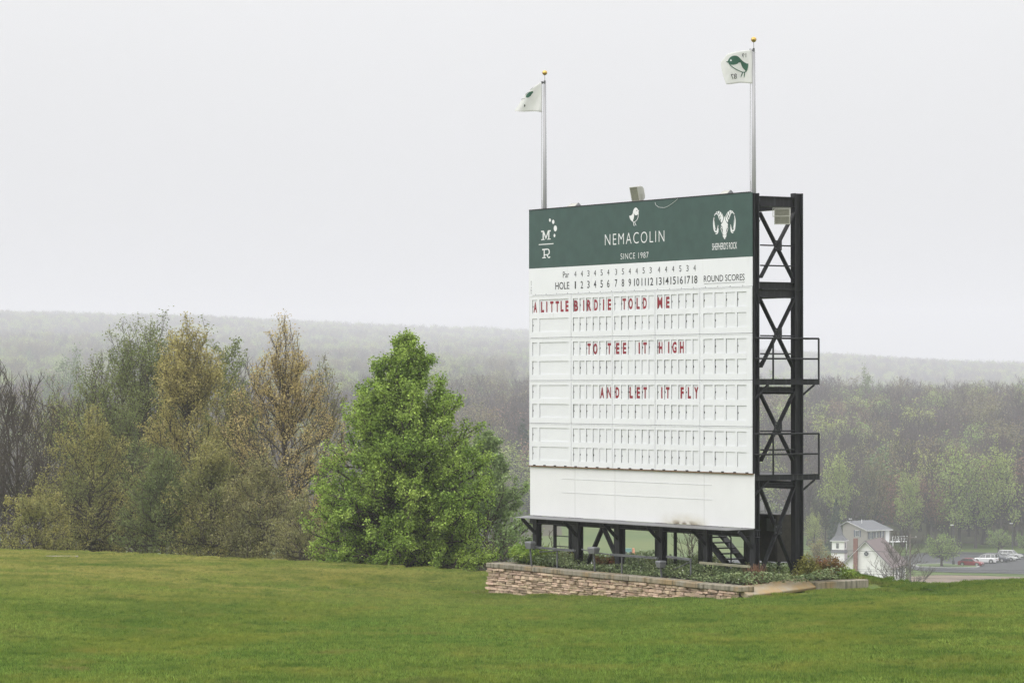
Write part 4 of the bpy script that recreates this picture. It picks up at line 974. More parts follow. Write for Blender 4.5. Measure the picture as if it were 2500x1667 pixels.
def tree(name, label, loc, seed, g, leafspec, group=None, bark='bark', rotz=0, cat='tree'):
    e = thing(name, label, cat, loc, rotz, group); G, P1, P2, P3 = g
    obj('trunk', G.mesh('trunk', M[bark]), e)
    if leafspec:
        gg = Geo(); gg.add(*leaves_on(P3, *leafspec[:-1])); obj('crown', gg.mesh('crown', M[leafspec[-1]]), e)
    return e
def prof(*pts): xs, ys_ = zip(*pts); return lambda h: float(np.interp(h, xs, ys_))

# the big green maple behind the lawn
p = at(990, 1392, 114); zg = hz(p.x, 114); hm_ = at(985, 808, 114).z - zg - .3
gm = grow(21, hm_, prof((0, 2.7), (.1, 2.9), (.28, 2.9), (.375, 2.75), (.465, 2.45), (.56, 2.15), (.65, 1.95), (.74, 1.6), (.83, 1.2), (.92, .62), (1, .1)), n1=250, n2=8, n3=4, elev=(0, 60), lo=.03, r0=.16, hs=(.015, 1.0), l2=.34, l3=.36, inner=.35, twist=.62, tk=.94, hp=1.3, spike=True)
tree('maple_tree', 'dense bright green maple tree with pointed crown left of the scoreboard', (p.x, 114, zg), 1, gm, (210000, .085, .086, 5, .35, .72, .9, 'leaf_maple'))
p = at(1192, 1385, 150); zg = hz(p.x, 150)
gm2 = grow(22, at(1187, 1058, 150).z - zg, prof((0, 1.8), (.15, 2.4), (.35, 2.7), (.55, 2.4), (.75, 1.8), (.92, 1.0), (1, .2)), n1=70, n2=7, n3=4, elev=(5, 60), lo=.06, r0=.13, hs=(.06, 1.0), l2=.34, l3=.42, twist=.6, tk=.92, inner=.35, hp=1.2, spike=True)
tree('maple_tree', 'paler green maple half hidden behind the big green maple', (p.x, 150, zg), 2, gm2, (26000, .09, .13, 6, .35, .7, .9, 'leaf_maple2'))

# left-hand group of spring trees beyond the crest
def place(px, py_top, Y): 
    x = (px - CX) / F * Y; z = hz(x, Y); return (x, Y, z), at(px, py_top, Y).z - z
LT = [  # name, label, px, top, Y, seed, crown profile, grow args, leaf spec
    ('broad_tree', 'broad olive green tree with dark trunk and bare top twigs at left', 335, 822, 168, 31, [(0, 1.6), (.2, 3.2), (.45, 4.2), (.7, 4.1), (.88, 3.0), (1, 1.2)], dict(n1=100, n2=8, n3=5, elev=(10, 66), lo=.16, r0=.2, hs=(.22, 1.0), l2=.42, l3=.5, twist=.75, twig=.008), (54400, .16, .11, 7, .3, .6, .5, 'leaf_olive')),
    ('yellow_tree', 'yellow ochre leafing tree beside the broad olive tree', 462, 818, 160, 32, [(0, 2.0), (.2, 2.7), (.45, 2.9), (.7, 2.4), (.88, 1.5), (1, .3)], dict(n1=80, n2=8, n3=5, elev=(5, 66), lo=.12, r0=.16, hs=(.15, 1.0), l2=.36, l3=.45, twist=.6), (35360, .13, 0.112, 8, .3, .6, .8, 'leaf_yellow')),
    ('ochre_tree', 'slender ochre orange tree with open ascending branches left of the maple', 690, 810, 150, 33, [(0, 1.4), (.15, 2.2), (.35, 2.9), (.55, 2.8), (.72, 2.0), (.86, 1.15), (1, .3)], dict(n1=80, n2=8, n3=6, elev=(15, 64), lo=.16, r0=.15, hs=(.14, 1.0), l2=.38, l3=.45, twist=.55), (24480, .11, 0.095, 9, .3, .6, .8, 'leaf_ochre')),
    ('dark_tree', 'dark green tree showing behind the yellow ochre tree', 545, 848, 182, 34, [(0, 1.2), (.3, 2.2), (.6, 2.3), (.85, 1.5), (1, .4)], dict(n1=44, n2=7, n3=4, elev=(20, 65), lo=.15, r0=.17, hs=(.2, 1.0), l2=.4, l3=.45), (16320, .14, 0.146, 10, .3, .65, .7, 'leaf_olive')),
    ('ochre_tree', 'small orange tinted tree close against the maple left side', 790, 900, 172, 35, [(0, 1.0), (.3, 1.7), (.6, 1.6), (.85, .9), (1, .2)], dict(n1=60, n2=7, n3=5, elev=(25, 70), lo=.12, r0=.12, hs=(.16, 1.0), l2=.4, l3=.45, twist=.6), (11220, .11, 0.101, 11, .3, .6, .8, 'leaf_brown')),
    ('bare_tree', 'tall leafless tree with dark trunk at the far left edge', 45, 905, 165, 36, [(0, .8), (.3, 1.8), (.6, 2.5), (.85, 2.0), (1, .8)], dict(n1=34, n2=8, n3=6, elev=(25, 70), lo=.2, r0=.16, hs=(.3, 1.0), l2=.45, l3=.55, twist=.8, twig=.009), None),
    ('bare_tree', 'bare greyish tree between the far left tree and the broad olive tree', 165, 930, 185, 37, [(0, .8), (.3, 1.8), (.6, 2.4), (.85, 1.8), (1, .8)], dict(n1=34, n2=8, n3=6, elev=(25, 70), lo=.15, r0=.14, hs=(.25, 1.0), l2=.45, l3=.55, twist=.8, twig=.009), (3750, .15, 0.090, 12, .3, .6, .8, 'leaf_mix')),
    ('leafing_tree', 'low spreading olive and yellow tree in front of the left bare trees', 215, 1010, 150, 38, [(0, 1.6), (.25, 2.5), (.55, 2.4), (.8, 1.6), (1, .4)], dict(n1=64, n2=8, n3=5, elev=(5, 55), lo=.08, r0=.13, hs=(.1, 1.0), l2=.42, l3=.5), (23120, .13, 0.095, 13, .3, .6, .8, 'leaf_mix')),
    ('leafing_tree', 'low dark olive tree at the foot of the broad olive tree', 400, 1120, 146, 39, [(0, 1.6), (.3, 2.3), (.6, 2.0), (.85, 1.2), (1, .3)], dict(n1=60, n2=7, n3=5, elev=(0, 50), lo=.06, r0=.1, hs=(.08, 1.0), l2=.4, l3=.5), (17680, .12, 0.095, 14, .3, .6, .8, 'leaf_olive')),
    ('leafing_tree', 'low brownish tree at the foot of the slender ochre tree', 640, 1130, 142, 40, [(0, 1.6), (.3, 2.2), (.6, 1.9), (.85, 1.2), (1, .3)], dict(n1=60, n2=7, n3=5, elev=(0, 50), lo=.06, r0=.09, hs=(.08, 1.0), l2=.4, l3=.5), (17680, .12, 0.095, 15, .3, .6, .8, 'leaf_brown')),
    ('leafing_tree', 'low yellowish bush tree below the yellow ochre tree', 520, 1090, 144, 41, [(0, 1.5), (.3, 2.1), (.6, 1.9), (.85, 1.1), (1, .3)], dict(n1=60, n2=7, n3=5, elev=(0, 55), lo=.06, r0=.09, hs=(.08, 1.0), l2=.4, l3=.5), (17680, .12, 0.095, 16, .3, .6, .8, 'leaf_mix')),
    ('leafing_tree', 'low olive bush tree leaning over the lawn at far left', 90, 1190, 140, 42, [(0, 1.2), (.3, 1.7), (.6, 1.5), (.85, .9), (1, .3)], dict(n1=32, n2=7, n3=4, elev=(0, 50), lo=.06, r0=.08, hs=(.08, 1.0), l2=.42, l3=.5), (8160, .11, 0.095, 17, .3, .6, .8, 'leaf_mix')),
    ('leafing_tree', 'low dull green bush tree left of the maple foot', 735, 1215, 135, 43, [(0, 1.1), (.3, 1.5), (.6, 1.3), (.85, .8), (1, .3)], dict(n1=30, n2=6, n3=4, elev=(0, 50), lo=.06, r0=.07, hs=(.08, 1.0), l2=.42, l3=.5), (7140, .1, 0.095, 18, .3, .6, .8, 'leaf_brown')),
    ('bare_tree', 'bare thicket tree behind the yellow ochre and slender ochre trees', 605, 905, 205, 44, [(0, .8), (.3, 1.9), (.6, 2.6), (.85, 2.0), (1, .8)], dict(n1=34, n2=8, n3=6, elev=(25, 70), lo=.12, r0=.14, hs=(.2, 1.0), l2=.45, l3=.55, twist=.8, twig=.01), None),
    ('bare_tree', 'bare thicket tree behind the broad olive tree left side', 255, 900, 215, 45, [(0, .8), (.3, 2.0), (.6, 2.8), (.85, 2.2), (1, .8)], dict(n1=34, n2=8, n3=6, elev=(25, 70), lo=.12, r0=.14, hs=(.2, 1.0), l2=.45, l3=.55, twist=.8, twig=.01), None),
    ('leafing_tree', 'mid height olive tree filling the gap left of the yellow ochre tree', 300, 985, 156, 46, [(0, 1.8), (.25, 2.6), (.55, 2.6), (.8, 1.9), (1, .6)], dict(n1=60, n2=8, n3=5, elev=(5, 58), lo=.08, r0=.13, hs=(.08, 1.0), l2=.42, l3=.5), (17680, .13, .09, 19, .3, .6, .8, 'leaf_olive')),
    ('leafing_tree', 'mid height gold green tree right of the slender ochre tree', 590, 960, 158, 47, [(0, 1.6), (.25, 2.3), (.55, 2.3), (.8, 1.6), (1, .5)], dict(n1=60, n2=8, n3=5, elev=(5, 60), lo=.08, r0=.12, hs=(.08, 1.0), l2=.42, l3=.5), (16320, .13, .09, 20, .3, .6, .8, 'leaf_mix')),
    ('bare_tree', 'bare twiggy tree at the left picture edge', 5, 960, 178, 48, [(0, .8), (.3, 1.9), (.6, 2.6), (.85, 2.0), (1, .8)], dict(n1=34, n2=8, n3=7, elev=(20, 68), lo=.1, r0=.14, hs=(.15, 1.0), l2=.45, l3=.55, twist=.8, twig=.009), (1500, .15, .08, 21, .3, .6, .8, 'leaf_mix')),
    ('bare_tree', 'bare twiggy tree behind the far left bush', 110, 960, 196, 49, [(0, .8), (.3, 2.1), (.6, 2.8), (.85, 2.0), (1, .8)], dict(n1=36, n2=8, n3=7, elev=(20, 68), lo=.1, r0=.14, hs=(.15, 1.0), l2=.45, l3=.55, twist=.8, twig=.01), (2500, .15, .09, 22, .3, .6, .8, 'leaf_mix')),
]
for nm, lab, px, top, Y, sd, pf, ga, lf in LT:
    loc, hh = place(px, top, Y); tree(nm, lab, loc, sd, grow(sd, hh, prof(*pf), **ga), lf, 'trees beyond the lawn')
# thin bare saplings to the left of the planter
for px, top, Y, sd, lab in ((1205, 1270, 140, 51, 'small bare sapling right of the paler maple'), (1350, 1300, 135, 52, 'thin bare sapling seen under the scoreboard beside the ladder'), (1690, 1290, 135, 53, 'thin bare sapling seen under the scoreboard left of the stairs')):
    loc, hh = place(px, top, Y); tree('bare_sapling', lab, loc, sd, grow(sd, hh, prof((0, .5), (.4, 1.1), (.8, 1.0), (1, .4)), n1=16, n2=5, n3=4, elev=(25, 65), lo=.1, r0=.05, hs=(.2, 1), l2=.45, l3=.5, twist=.8, twig=.006), None)

# ------------------------------------------------------------------ planting in the bed
M['cover'] = leafmat('ground_cover_leaf', (.14, .20, .09), (.27, .32, .15), .45, 2.5, .25)
M['shrub_green'] = leafmat('bright_shrub_leaf', (.20, .32, .05), (.34, .44, .09), .3, 2)
M['shrub_bronze'] = leafmat('bronze_shrub_leaf', (.22, .19, .06), (.26, .09, .06), .35, 3)
M['shrub_lime'] = leafmat('lime_shrub_leaf', (.20, .21, .055), (.30, .28, .08), .35, 3)
M['dry'] = mk('dry_stem', (.22, .12, .07), .9, var=.3)
M['petal'] = mk('white_petal', (.75, .75, .7), .6, var=.02)
rb = np.random.default_rng(5)
nC = 30000; bx, by = rb.uniform(.45, LW + .4, nC), rb.uniform(.5, 3.6, nC) ** 1.0
k_ = bx < (LW - .15) + (by - .3) * max(.0, (ex - LW) / ey) - .05; bx, by = bx[k_], by[k_]
hgt = (.11 + .22 * np.clip(wob(bx, by, 2.2, 8) + .5, 0, 1.4)) * rb.uniform(.05, 1.0, len(bx)) ** .6
C = np.stack([PL.x + A_.x * bx + B_.x * by, PL.y + A_.y * bx + B_.y * by, ZT - .06 + .10 * (by - .4) / 3.5 + hgt], -1)
gq = Geo(); gq.add(*leaf_quads(C, .075, rb, .8, .55)); cov = obj('ground_cover', gq.mesh('ground_cover', M['cover'])); tag(cov, 'dark green leafy ground cover filling the planter bed', 'ground cover', kind='stuff')
sel = rb.choice(len(C), 150, replace=False); Cf = C[sel] + np.array([0, 0, .08]); gq = Geo(); gq.add(*leaf_quads(Cf, .045, rb, 1.5, .9)); tag(obj('flowers', gq.mesh('flowers', M['petal'])), 'tiny white flowers scattered through the ground cover', 'flowers', kind='stuff')
def bed_at(px, py, z): # point of the bed surface seen at a pixel
    return gz(px, py, z)
def shrub(px, py, w, h, leaf, label, seed, n=2600, size=.06, back=0., stems=9, up=.6):
    p = gz(px, py, ZT - .02); p += B_ * back
    e = thing('shrub', label, 'shrub', (p.x, p.y, ZT - .08)); r = np.random.default_rng(seed); G = Geo()
    a = r.uniform(0, 2 * PI, stems * 5); rad = w / 2 * np.sqrt(r.uniform(.05, 1, len(a))); en = np.stack([np.cos(a) * rad, np.sin(a) * rad, h * r.uniform(.5, 1.0, len(a)) * (1 - .35 * (rad / (w / 2)) ** 2)], -1)
    st_ = en * np.array([.15, .15, 0]); P = bez(st_, (st_ + en) / 2 + np.array([0, 0, h * .1]), en, 5); G.add(*tubes(P, np.full((len(a), 5), .006) * np.linspace(1.3, .5, 5), 3)); obj('stems', G.mesh('stems', M['bark']), e)
    gg = Geo(); gg.add(*leaves_on(P[:, 1:], n, .05, size, seed + 1, up, .55, .6)); obj('foliage', gg.mesh('foliage', M[leaf]), e); return e
shrub(1262, 1374, 1.2, .66, 'shrub_green', 'bright green leafy shrub at the left corner of the planter', 61, 5200, .07, .3)
shrub(1290, 1378, 1.3, .62, 'shrub_green', 'bright green shrub beside the first post', 62, 3800, .065, .3)
shrub(1345, 1380, .9, .42, 'shrub_lime', 'loose yellowish green shrub beside the ladder', 63, 1700, .06, .5)
shrub(1447, 1388, .8, .5, 'shrub_bronze', 'bronze tinted feathery shrub below the boxy floodlight', 64, 1700, .05, .5)
shrub(1545, 1390, .8, .40, 'shrub_lime', 'loose shrub with pale shoots between third and fourth posts', 65, 1500, .06, .9)
shrub(1660, 1396, .9, .55, 'shrub_lime', 'loose upright shrub just left of the fifth post', 66, 1700, .06, 1.0)
shrub(1935, 1420, .72, .80, 'shrub_lime', 'yellow green shrub in front of the rear tower post', 67, 2000, .06, .5)
shrub(2000, 1416, 1.0, .78, 'shrub_bronze', 'reddish tipped shrub right of the rear tower post', 68, 2800, .062, .3)
shrub(2035, 1416, .7, .45, 'shrub_green', 'fresh green low shrub at the right end of the planter', 69, 1500, .06, .35)
shrub(1895, 1422, .6, .45, 'shrub_lime', 'small yellow leaved shrub between the tower posts', 70, 900, .06, .8)
# dry brown plant and tufts of tall grass
def tuft(px, py, n, w, h, m, label, seed, back=.1, name='grass_tuft'):
    p = gz(px, py, ZT - .02) + B_ * back; r = np.random.default_rng(seed); a = r.uniform(0, 2 * PI, n); st_ = np.stack([r.normal(0, w * .25, n), r.normal(0, w * .25, n), np.zeros(n)], -1)
    hh = h * r.uniform(.5, 1, n); en = st_ + np.stack([np.cos(a) * w * .5 * r.uniform(0, 1, n), np.sin(a) * w * .5 * r.uniform(0, 1, n), hh], -1); P = bez(st_, st_ + (en - st_) * np.array([.3, .3, .6]), en, 4)
    G = Geo(); G.add(*tubes(P, np.full((n, 4), .006) * np.array([1, .9, .7, .3]), 3)); o = obj(name, G.mesh(name, m)); o.location = (p.x, p.y, ZT - .08); tag(o, label, 'plant')
tuft(1837, 1425, 190, .55, .62, M['dry'], 'dry reddish brown stalks in front of the front tower post', 71, .12, 'dry_plant')
for k, (px, py) in enumerate(((1300, 1380), (1390, 1385), (1440, 1383), (1480, 1388))): tuft(px, py, 90, .5, .5, M['blade'], ['tall grass tuft beside the first post', 'tall grass tuft at the foot of the second post', 'tall grass tuft under the middle boxy floodlight', 'tall grass tuft at the foot of the third post'][k], 80 + k, .3)

# ------------------------------------------------------------------ woods on the far slopes
ZH = lambda x, y: (1980 + x / 4.523, 1240 + y / 4.523)
ZK = lambda x, y: (2330 + x / 13.835, 1300 + y / 13.835)
def fleaf(name, c1, c2): return leafmat(name, c1, c2, .3, .25, .3, .02)
M['f_pale'] = fleaf('far_pale_green', (.26, .335, .09), (.36, .42, .13))
M['f_green'] = fleaf('far_green', (.13, .19, .07), (.19, .25, .10))
M['f_olive'] = fleaf('far_olive', (.155, .14, .07), (.23, .20, .10))
M['f_red'] = fleaf('far_red_bud', (.24, .14, .10), (.30, .19, .13))
M['f_ochre'] = fleaf('far_ochre', (.20, .15, .055), (.25, .18, .06))
M['f_spruce'] = fleaf('spruce_needles', (.022, .045, .026), (.035, .06, .035))
P_OV = prof((0, 1.5), (.25, 3.0), (.5, 4.0), (.75, 3.6), (.92, 2.0), (1, .8))
P_RD = prof((0, 1.5), (.3, 3.6), (.55, 4.6), (.8, 4.0), (.95, 2.2), (1, 1.0))
P_NR = prof((0, 1.0), (.3, 2.0), (.6, 2.6), (.85, 1.8), (1, .5))
def far_geo(seed, h, pf, lf, nleaf, size, spread, bare=False):
    G, P1, P2, P3 = grow(seed, h, pf, n1=18 if not bare else 24, n2=6, n3=5 if bare else 3, elev=(30, 72), lo=.25, r0=.24, hs=(.3, 1.0), l2=.5, l3=.6, twist=.75, twig=.02 if bare else .022, sides=(6, 3, 3))
    tr = G.mesh('trunk', M['bark_far']); cr = None
    if nleaf: gg = Geo(); gg.add(*leaves_on(P3, nleaf, spread, size, seed + 5, .5, .75, .6)); cr = gg.mesh('crown', M[lf])
    return tr, cr
def spruce_geo(seed, h, w):
    r = np.random.default_rng(seed); n = 1500; f = np.sqrt(r.uniform(0, 1, n)); z = h * (1 - f * .97); rad = (f * w * .5 + .05) * np.sqrt(r.uniform(.3, 1.0, n)) * (1 + .18 * np.sin(z * 5)); a = r.uniform(0, 2 * PI, n)
    gg = Geo(); gg.add(*leaf_quads(np.stack([np.cos(a) * rad, np.sin(a) * rad, z], -1), .55, r, -.3, .5, -.2)); G = Geo(); G.add(*tubes(np.array([[(0, 0, -.3), (0, 0, h * .5), (0, 0, h * .98)]], float), np.array([[.18, .12, .02]]), 6))
    return G.mesh('trunk', M['bark_far']), gg.mesh('crown', M['f_spruce'])
FG = dict(pale=far_geo(101, 14, P_OV, 'f_pale', 4600, .33, .45), pale2=far_geo(102, 13, P_RD, 'f_pale', 3600, .33, .5), green=far_geo(103, 13, P_RD, 'f_green', 5000, .33, .45), olive=far_geo(104, 15, P_OV, 'f_olive', 2600, .3, .45),
          red=far_geo(105, 14, P_RD, 'f_red', 2600, .3, .4), ochre=far_geo(106, 13, P_NR, 'f_ochre', 2600, .3, .4), bare=far_geo(107, 15, P_RD, None, 0, 0, 0, True), bare2=far_geo(108, 16, P_OV, None, 0, 0, 0, True), bare3=far_geo(109, 14, P_NR, 'f_red', 160, .35, .3, True), spruce=spruce_geo(110, 12, 5.5))
def joined(pair):
    o = []; V, Q, mi, n = [], [], [], 0
    for k, me in enumerate([m for m in pair if m]):
        v = np.zeros(len(me.vertices) * 3, np.float32); me.vertices.foreach_get('co', v); q = np.zeros(len(me.loops), np.int32); me.loops.foreach_get('vertex_index', q)
        V.append(v.reshape(-1, 3)); Q.append(q.reshape(-1, 4) + n); mi.append(np.full(len(q) // 4, k)); n += len(v) // 3
    return arr_mesh('woodland_tree', np.concatenate(V), np.concatenate(Q), mats=[m.materials[0] for m in pair if m], mi=np.concatenate(mi))
KN = list(FG); KINDS = [joined(FG[k]) for k in KN]
def wood_pts(y0, y1, sp, half, seed):
    r = np.random.default_rng(seed); X, Y = [], []
    for y in np.arange(y0, y1, sp):
        h = half(y); x = np.arange(-h, h, sp); X.append(x); Y.append(np.full(len(x), y))
    X, Y = np.concatenate(X), np.concatenate(Y); return X + r.uniform(-.5, .5, len(X)) * sp, Y + r.uniform(-.5, .5, len(X)) * sp
def kinds_for(X, Y, seed, w):
    r = np.random.default_rng(seed); n = len(X); c = wob(X, Y, .03, seed + 1) + r.normal(0, .45, n); q = np.argsort(np.argsort(c)) / n; cw = np.cumsum(w) / np.sum(w); return np.minimum(np.searchsorted(cw, q), len(w) - 1)
def wood(name, X, Y, seed, order, w, smin, smax, label):
    idx = np.array([KN.index(k) for k in order])[kinds_for(X, Y, seed, w)]; r = np.random.default_rng(seed + 2); n = len(X); s = r.uniform(smin, smax, n)
    scatter(name, np.stack([X, Y, H(X, Y) - .3], -1), np.stack([np.zeros(n), np.zeros(n), r.uniform(0, 6.28, n)], -1), np.stack([s * r.uniform(1.1, 1.45, n), s * r.uniform(1.1, 1.45, n), s], -1), idx, KINDS, label, 'woods')
X, Y = wood_pts(640, 1260, 8.2, lambda y: .26 * y + 12, 1); u = X / Y
lim = np.interp(u, [-.2, -.03, .0, .012, .078, .088, .16, .2], [680, 700, 720, 800, 800, 680, 668, 668])
k_ = Y > lim; X, Y = X[k_], Y[k_]
wood('near_woods', X, Y, 11, ['bare', 'olive', 'bare2', 'pale', 'bare3', 'bare', 'olive', 'green', 'bare2', 'ochre', 'red', 'pale2', 'bare3', 'spruce'], [16, 6, 15, 6, 13, 14, 6, 4, 15, 4, 7, 6, 11, 1.5], .8, 1.4, 'hazy spring woodland covering the near valley slope')
X, Y = wood_pts(1280, 5100, 18, lambda y: .25 * y + 30, 2); k_ = (Y > 2550) | (X / Y < .07); X, Y = X[k_], Y[k_]
wood('ridge_woods', X, Y, 12, ['pale', 'bare', 'olive', 'pale2', 'bare2', 'green', 'bare', 'olive', 'spruce'], [10, 10, 10, 9, 8, 6, 8, 8, 1], .8, 1.2, 'faint misty woodland covering the far ridge')

# woodland trees that stand out one by one
def far_tree(kind, px, py_top, py_base, label, name='woodland_tree', Y=None, wscale=1., zb=None):
    if Y is None:
        if zb is None:
            Y = 700
            for _ in range(40):
                x = (px - CX) / F * Y; Y += (-(hz(x, Y)) * F / max(py_base - HZ, 1) - Y) * .35 if py_base > HZ + 5 else 0
                Y = min(max(Y, 580), 1250)
        else: Y = -zb * F / (py_base - HZ)
    x = (px - CX) / F * Y; zg = hz(x, Y); hh = at(px, py_top, Y).z - zg; tr, cr = FG[kind]; base_h = max(v.co.z for v in (cr or tr).vertices)
    e = thing(name, label, 'tree', (x, Y, zg), RNG.uniform(0, 6), 'trees of the far slope'); s = hh / base_h; e.scale = (s * wscale, s * wscale, s)
    obj('trunk', tr, e)
    if cr: obj('crown', cr, e)
    return e
dz = 1.0629
far_tree('green', 1998 * dz, 833 * dz, 0, 'round green tree rising above the woods skyline at right', Y=1120, wscale=.62)
far_tree('red', 1960 * dz, 905 * dz, 0, 'reddish budding tree high on the right slope', Y=960, wscale=.9)
far_tree('pale', 1925 * dz, 1010 * dz, 0, 'pale green tree just right of the lower platform', Y=672, wscale=.7)
far_tree('bare', 2250 * dz, 945 * dz, 0, 'large dark leafless tree on the right slope', Y=880, wscale=1.1)
far_tree('pale2', 2190 * dz, 1005 * dz, 0, 'pale green tree left of the bright clump at far right', Y=669, wscale=.75)
far_tree('pale', 2300 * dz, 995 * dz, 0, 'bright pale green tree at the right edge slope', Y=668, wscale=.8)
far_tree('pale2', 2240 * dz, 1030 * dz, 0, 'pale yellow green spreading tree above the parked cars', Y=671, wscale=.85)
far_tree('pale', 2090 * dz, 1060 * dz, 0, 'yellow green tree in the middle of the right slope', Y=667, wscale=.7)
far_tree('olive', 2010 * dz, 1030 * dz, 0, 'brown olive tree above the beige house', Y=676, wscale=.7)
far_tree('ochre', 2060 * dz, 990 * dz, 0, 'slim ochre tree above the beige house roof', Y=850)
far_tree('red', 2150 * dz, 1085 * dz, 0, 'dull red brown tree right of the beige house', Y=670, wscale=.75)
far_tree('pale', 1870 * dz, 1165 * dz, 0, 'yellow green tree close right of the rear tower post', Y=640, wscale=.8)
far_tree('green', 1895 * dz, 1080 * dz, 0, 'soft green tree below the lower platform', Y=690, wscale=.75)
far_tree('spruce', 1920 * dz, 1136 * dz, 0, 'dark pointed spruce behind the church steeple', 'spruce_tree', Y=655, wscale=.85)
far_tree('spruce', 1783 * dz, 1165 * dz, 0, 'dark spruce seen between the tower posts', 'spruce_tree', Y=690)
far_tree('spruce', 1200 * dz, 960 * dz, 0, 'dark evergreen in the woods just left of the scoreboard', 'spruce_tree', Y=790, wscale=1.2)
far_tree('spruce', 1075 * dz, 905 * dz, 0, 'dark evergreen in the hazy woods above the maple', 'spruce_tree', Y=980, wscale=1.2)
far_tree('green', 150 * dz, 785 * dz, 0, 'hazy round tree above the left treetops', Y=1050, wscale=.8)
far_tree('ochre', 1880 * dz, 1235 * dz, 0, 'orange budding small tree left of the church', Y=520, wscale=1.3)
M['f_lot'] = fleaf('lot_tree_leaf', (.19, .26, .07), (.26, .33, .10))
_g = far_geo(120, 5.2, prof((0, 1.2), (.3, 2.4), (.5, 2.8), (.75, 2.2), (.92, 1.2), (1, .4)), 'f_lot', 3200, .26, .25); FG['lot'] = _g
far_tree('lot', 2298, 1293, 1384, 'round fresh green tree beside the parking lot driveway', 'lot_tree', zb=FLOOR, wscale=.95)
far_tree('lot', 2437, 1284, 1349, 'round fresh green tree behind the parked cars', 'lot_tree', zb=FLOOR)
far_tree('lot', 2506, 1292, 1351, 'fresh green tree cut by the right picture edge', 'lot_tree', zb=FLOOR)
loc, hh = place(2200, 1288, 430)
tree('bare_tree', 'dark leafless tree in front of the church', loc, 55, grow(55, hh, prof((0, 2), (.3, 4.0), (.55, 5.0), (.8, 3.6), (1, 1.2)), n1=22, n2=9, n3=8, elev=(10, 58), lo=.32, r0=.26, hs=(.40, 1), l2=.40, l3=.5, twist=.8, twig=.011), None)

# ------------------------------------------------------------------ church, houses
M['clap'] = mk('white_clapboard', (.80, .80, .79), .6, var=.04, scale=2)
M['cream'] = mk('cream_clapboard', (.66, .65, .58), .6, var=.04, scale=2)
M['rose'] = mk('faded_rose_shingles', (.16, .122, .122), .85, var=.12, scale=3, stretch=(1, 1, 4))
M['slate'] = mk('grey_shingles', (.125, .128, .14), .8, var=.12, scale=3)
M['brick_far'] = mk('chimney_brick', (.20, .095, .08), .85, var=.2, scale=6)
M['beige'] = mk('beige_siding', (.29, .27, .25), .7, var=.05, scale=2)
M['shutter'] = mk('grey_blue_shutter', (.10, .11, .15), .6)
M['pane'] = mk('window_glass', (.06, .07, .085), .12, var=.1, spec=.6)
M['trimw'] = mk('white_trim', (.72, .72, .72), .5, var=.02)
M['frost'] = mk('pale_leaded_glass', (.33, .34, .33), .25, var=.15, scale=4)
p = at(2114, 1321, 540)
CH = thing('church', 'small white clapboard church with steeple and rose shingle roof below the hill', 'church', (p.x, 540, FLOOR), math.radians(-18))
hw, eh, ah, CL = 3.95, 3.55, FLOOR * -1 - 25.5, 13.5
MB().prism([(-hw, -1), (hw, -1), (hw, eh), (0, ah), (-hw, eh)], 0, CL).build('wall', M['clap'], CH)
rf = MB()
for sgn in (-1, 1):
    a, b = (sgn * (hw + .45), eh - .45), (0, ah + .02); n_ = Vector((sgn, 0, 1)).normalized() * .14
    vs = [(a[0], -.4, a[1]), (b[0], -.4, b[1]), (b[0], CL + .3, b[1]), (a[0], CL + .3, a[1])]; vs += [(x + n_.x * (0 if abs(x) < .01 else 1), y, z + .16) for x, y, z in vs]
    rf.add(vs, [(0, 1, 2, 3), (7, 6, 5, 4), (0, 4, 5, 1), (1, 5, 6, 2), (2, 6, 7, 3), (3, 7, 4, 0)])
rfo = rf.build('roof', M['rose'], CH)
for sgn in (-1, 1): MB().beam((sgn * (hw + .45), -.43, eh - .42), (0, -.43, ah + .05), .06, .28, up=(0, 1, 0)).build('barge_board', M['trimw'], rfo)
for sgn in (-1, 1): MB().beam((sgn * (hw + .5), -.45, eh - .26), (0, -.45, ah + .24), .06, .09, up=(0, 1, 0)).build('verge', M['slate'], rfo)
MB().box(-2.0, -1.35, -.55, .1, -1, ah + .55).build('chimney', M['brick_far'], CH)
def round_window(par, x, z, r, y=-.03):
    w = MB().tube([(x, y, z), (x, y - .1, z)], r, 20).build('round_window', M['trimw'], par)
    MB().tube([(x, y - .1, z), (x, y - .13, z)], r * .68, 18).build('pane', M['pane'], w)
    for a in (PI / 4, -PI / 4): MB().beam((x - r * .66 * math.cos(a), y - .145, z - r * .66 * math.sin(a)), (x + r * .66 * math.cos(a), y - .145, z + r * .66 * math.sin(a)), .02, .07, up=(0, 1, 0)).build('glazing_bar', M['trimw'], w)
round_window(CH, .1, ah - 1.95, .56)
arch = [(-.65, -.5), (.65, -.5), (.65, 1.5), (.5, 2.0), (.28, 2.4), (0, 2.65), (-.28, 2.4), (-.5, 2.0), (-.65, 1.5)]
wa = MB().prism([(x * 1.12, z * 1.05) for x, z in arch], -.08, -.01).build('arched_window', M['trimw'], CH); MB().prism(arch, -.11, -.081).build('pane', M['frost'], wa)
for x in (-.3, 0, .3): MB().box(x - .02, x + .02, -.13, -.112, -.5, 2.3).build('glazing_bar', M['flood_dark'], wa)
MB().box(-1.2, 1.3, -.03, -.005, ah - 1.3, ah - 1.22).build('belt_board', M['trimw'], CH)
for yy in (2.5, 5.2, 7.9, 10.6): MB().box(hw + .005, hw + .06, yy, yy + 1.0, 1.2, 3.0).build('side_window', M['pane'], CH)
tx, ty, tw = -4.75, 1.3, 1.12
MB().box(tx - tw, tx + tw, ty - tw, ty + tw, -1, 5.6).build('steeple_base', M['clap'], CH)
round_window(CH, tx - .05, 4.35, .46, ty - tw - .02)
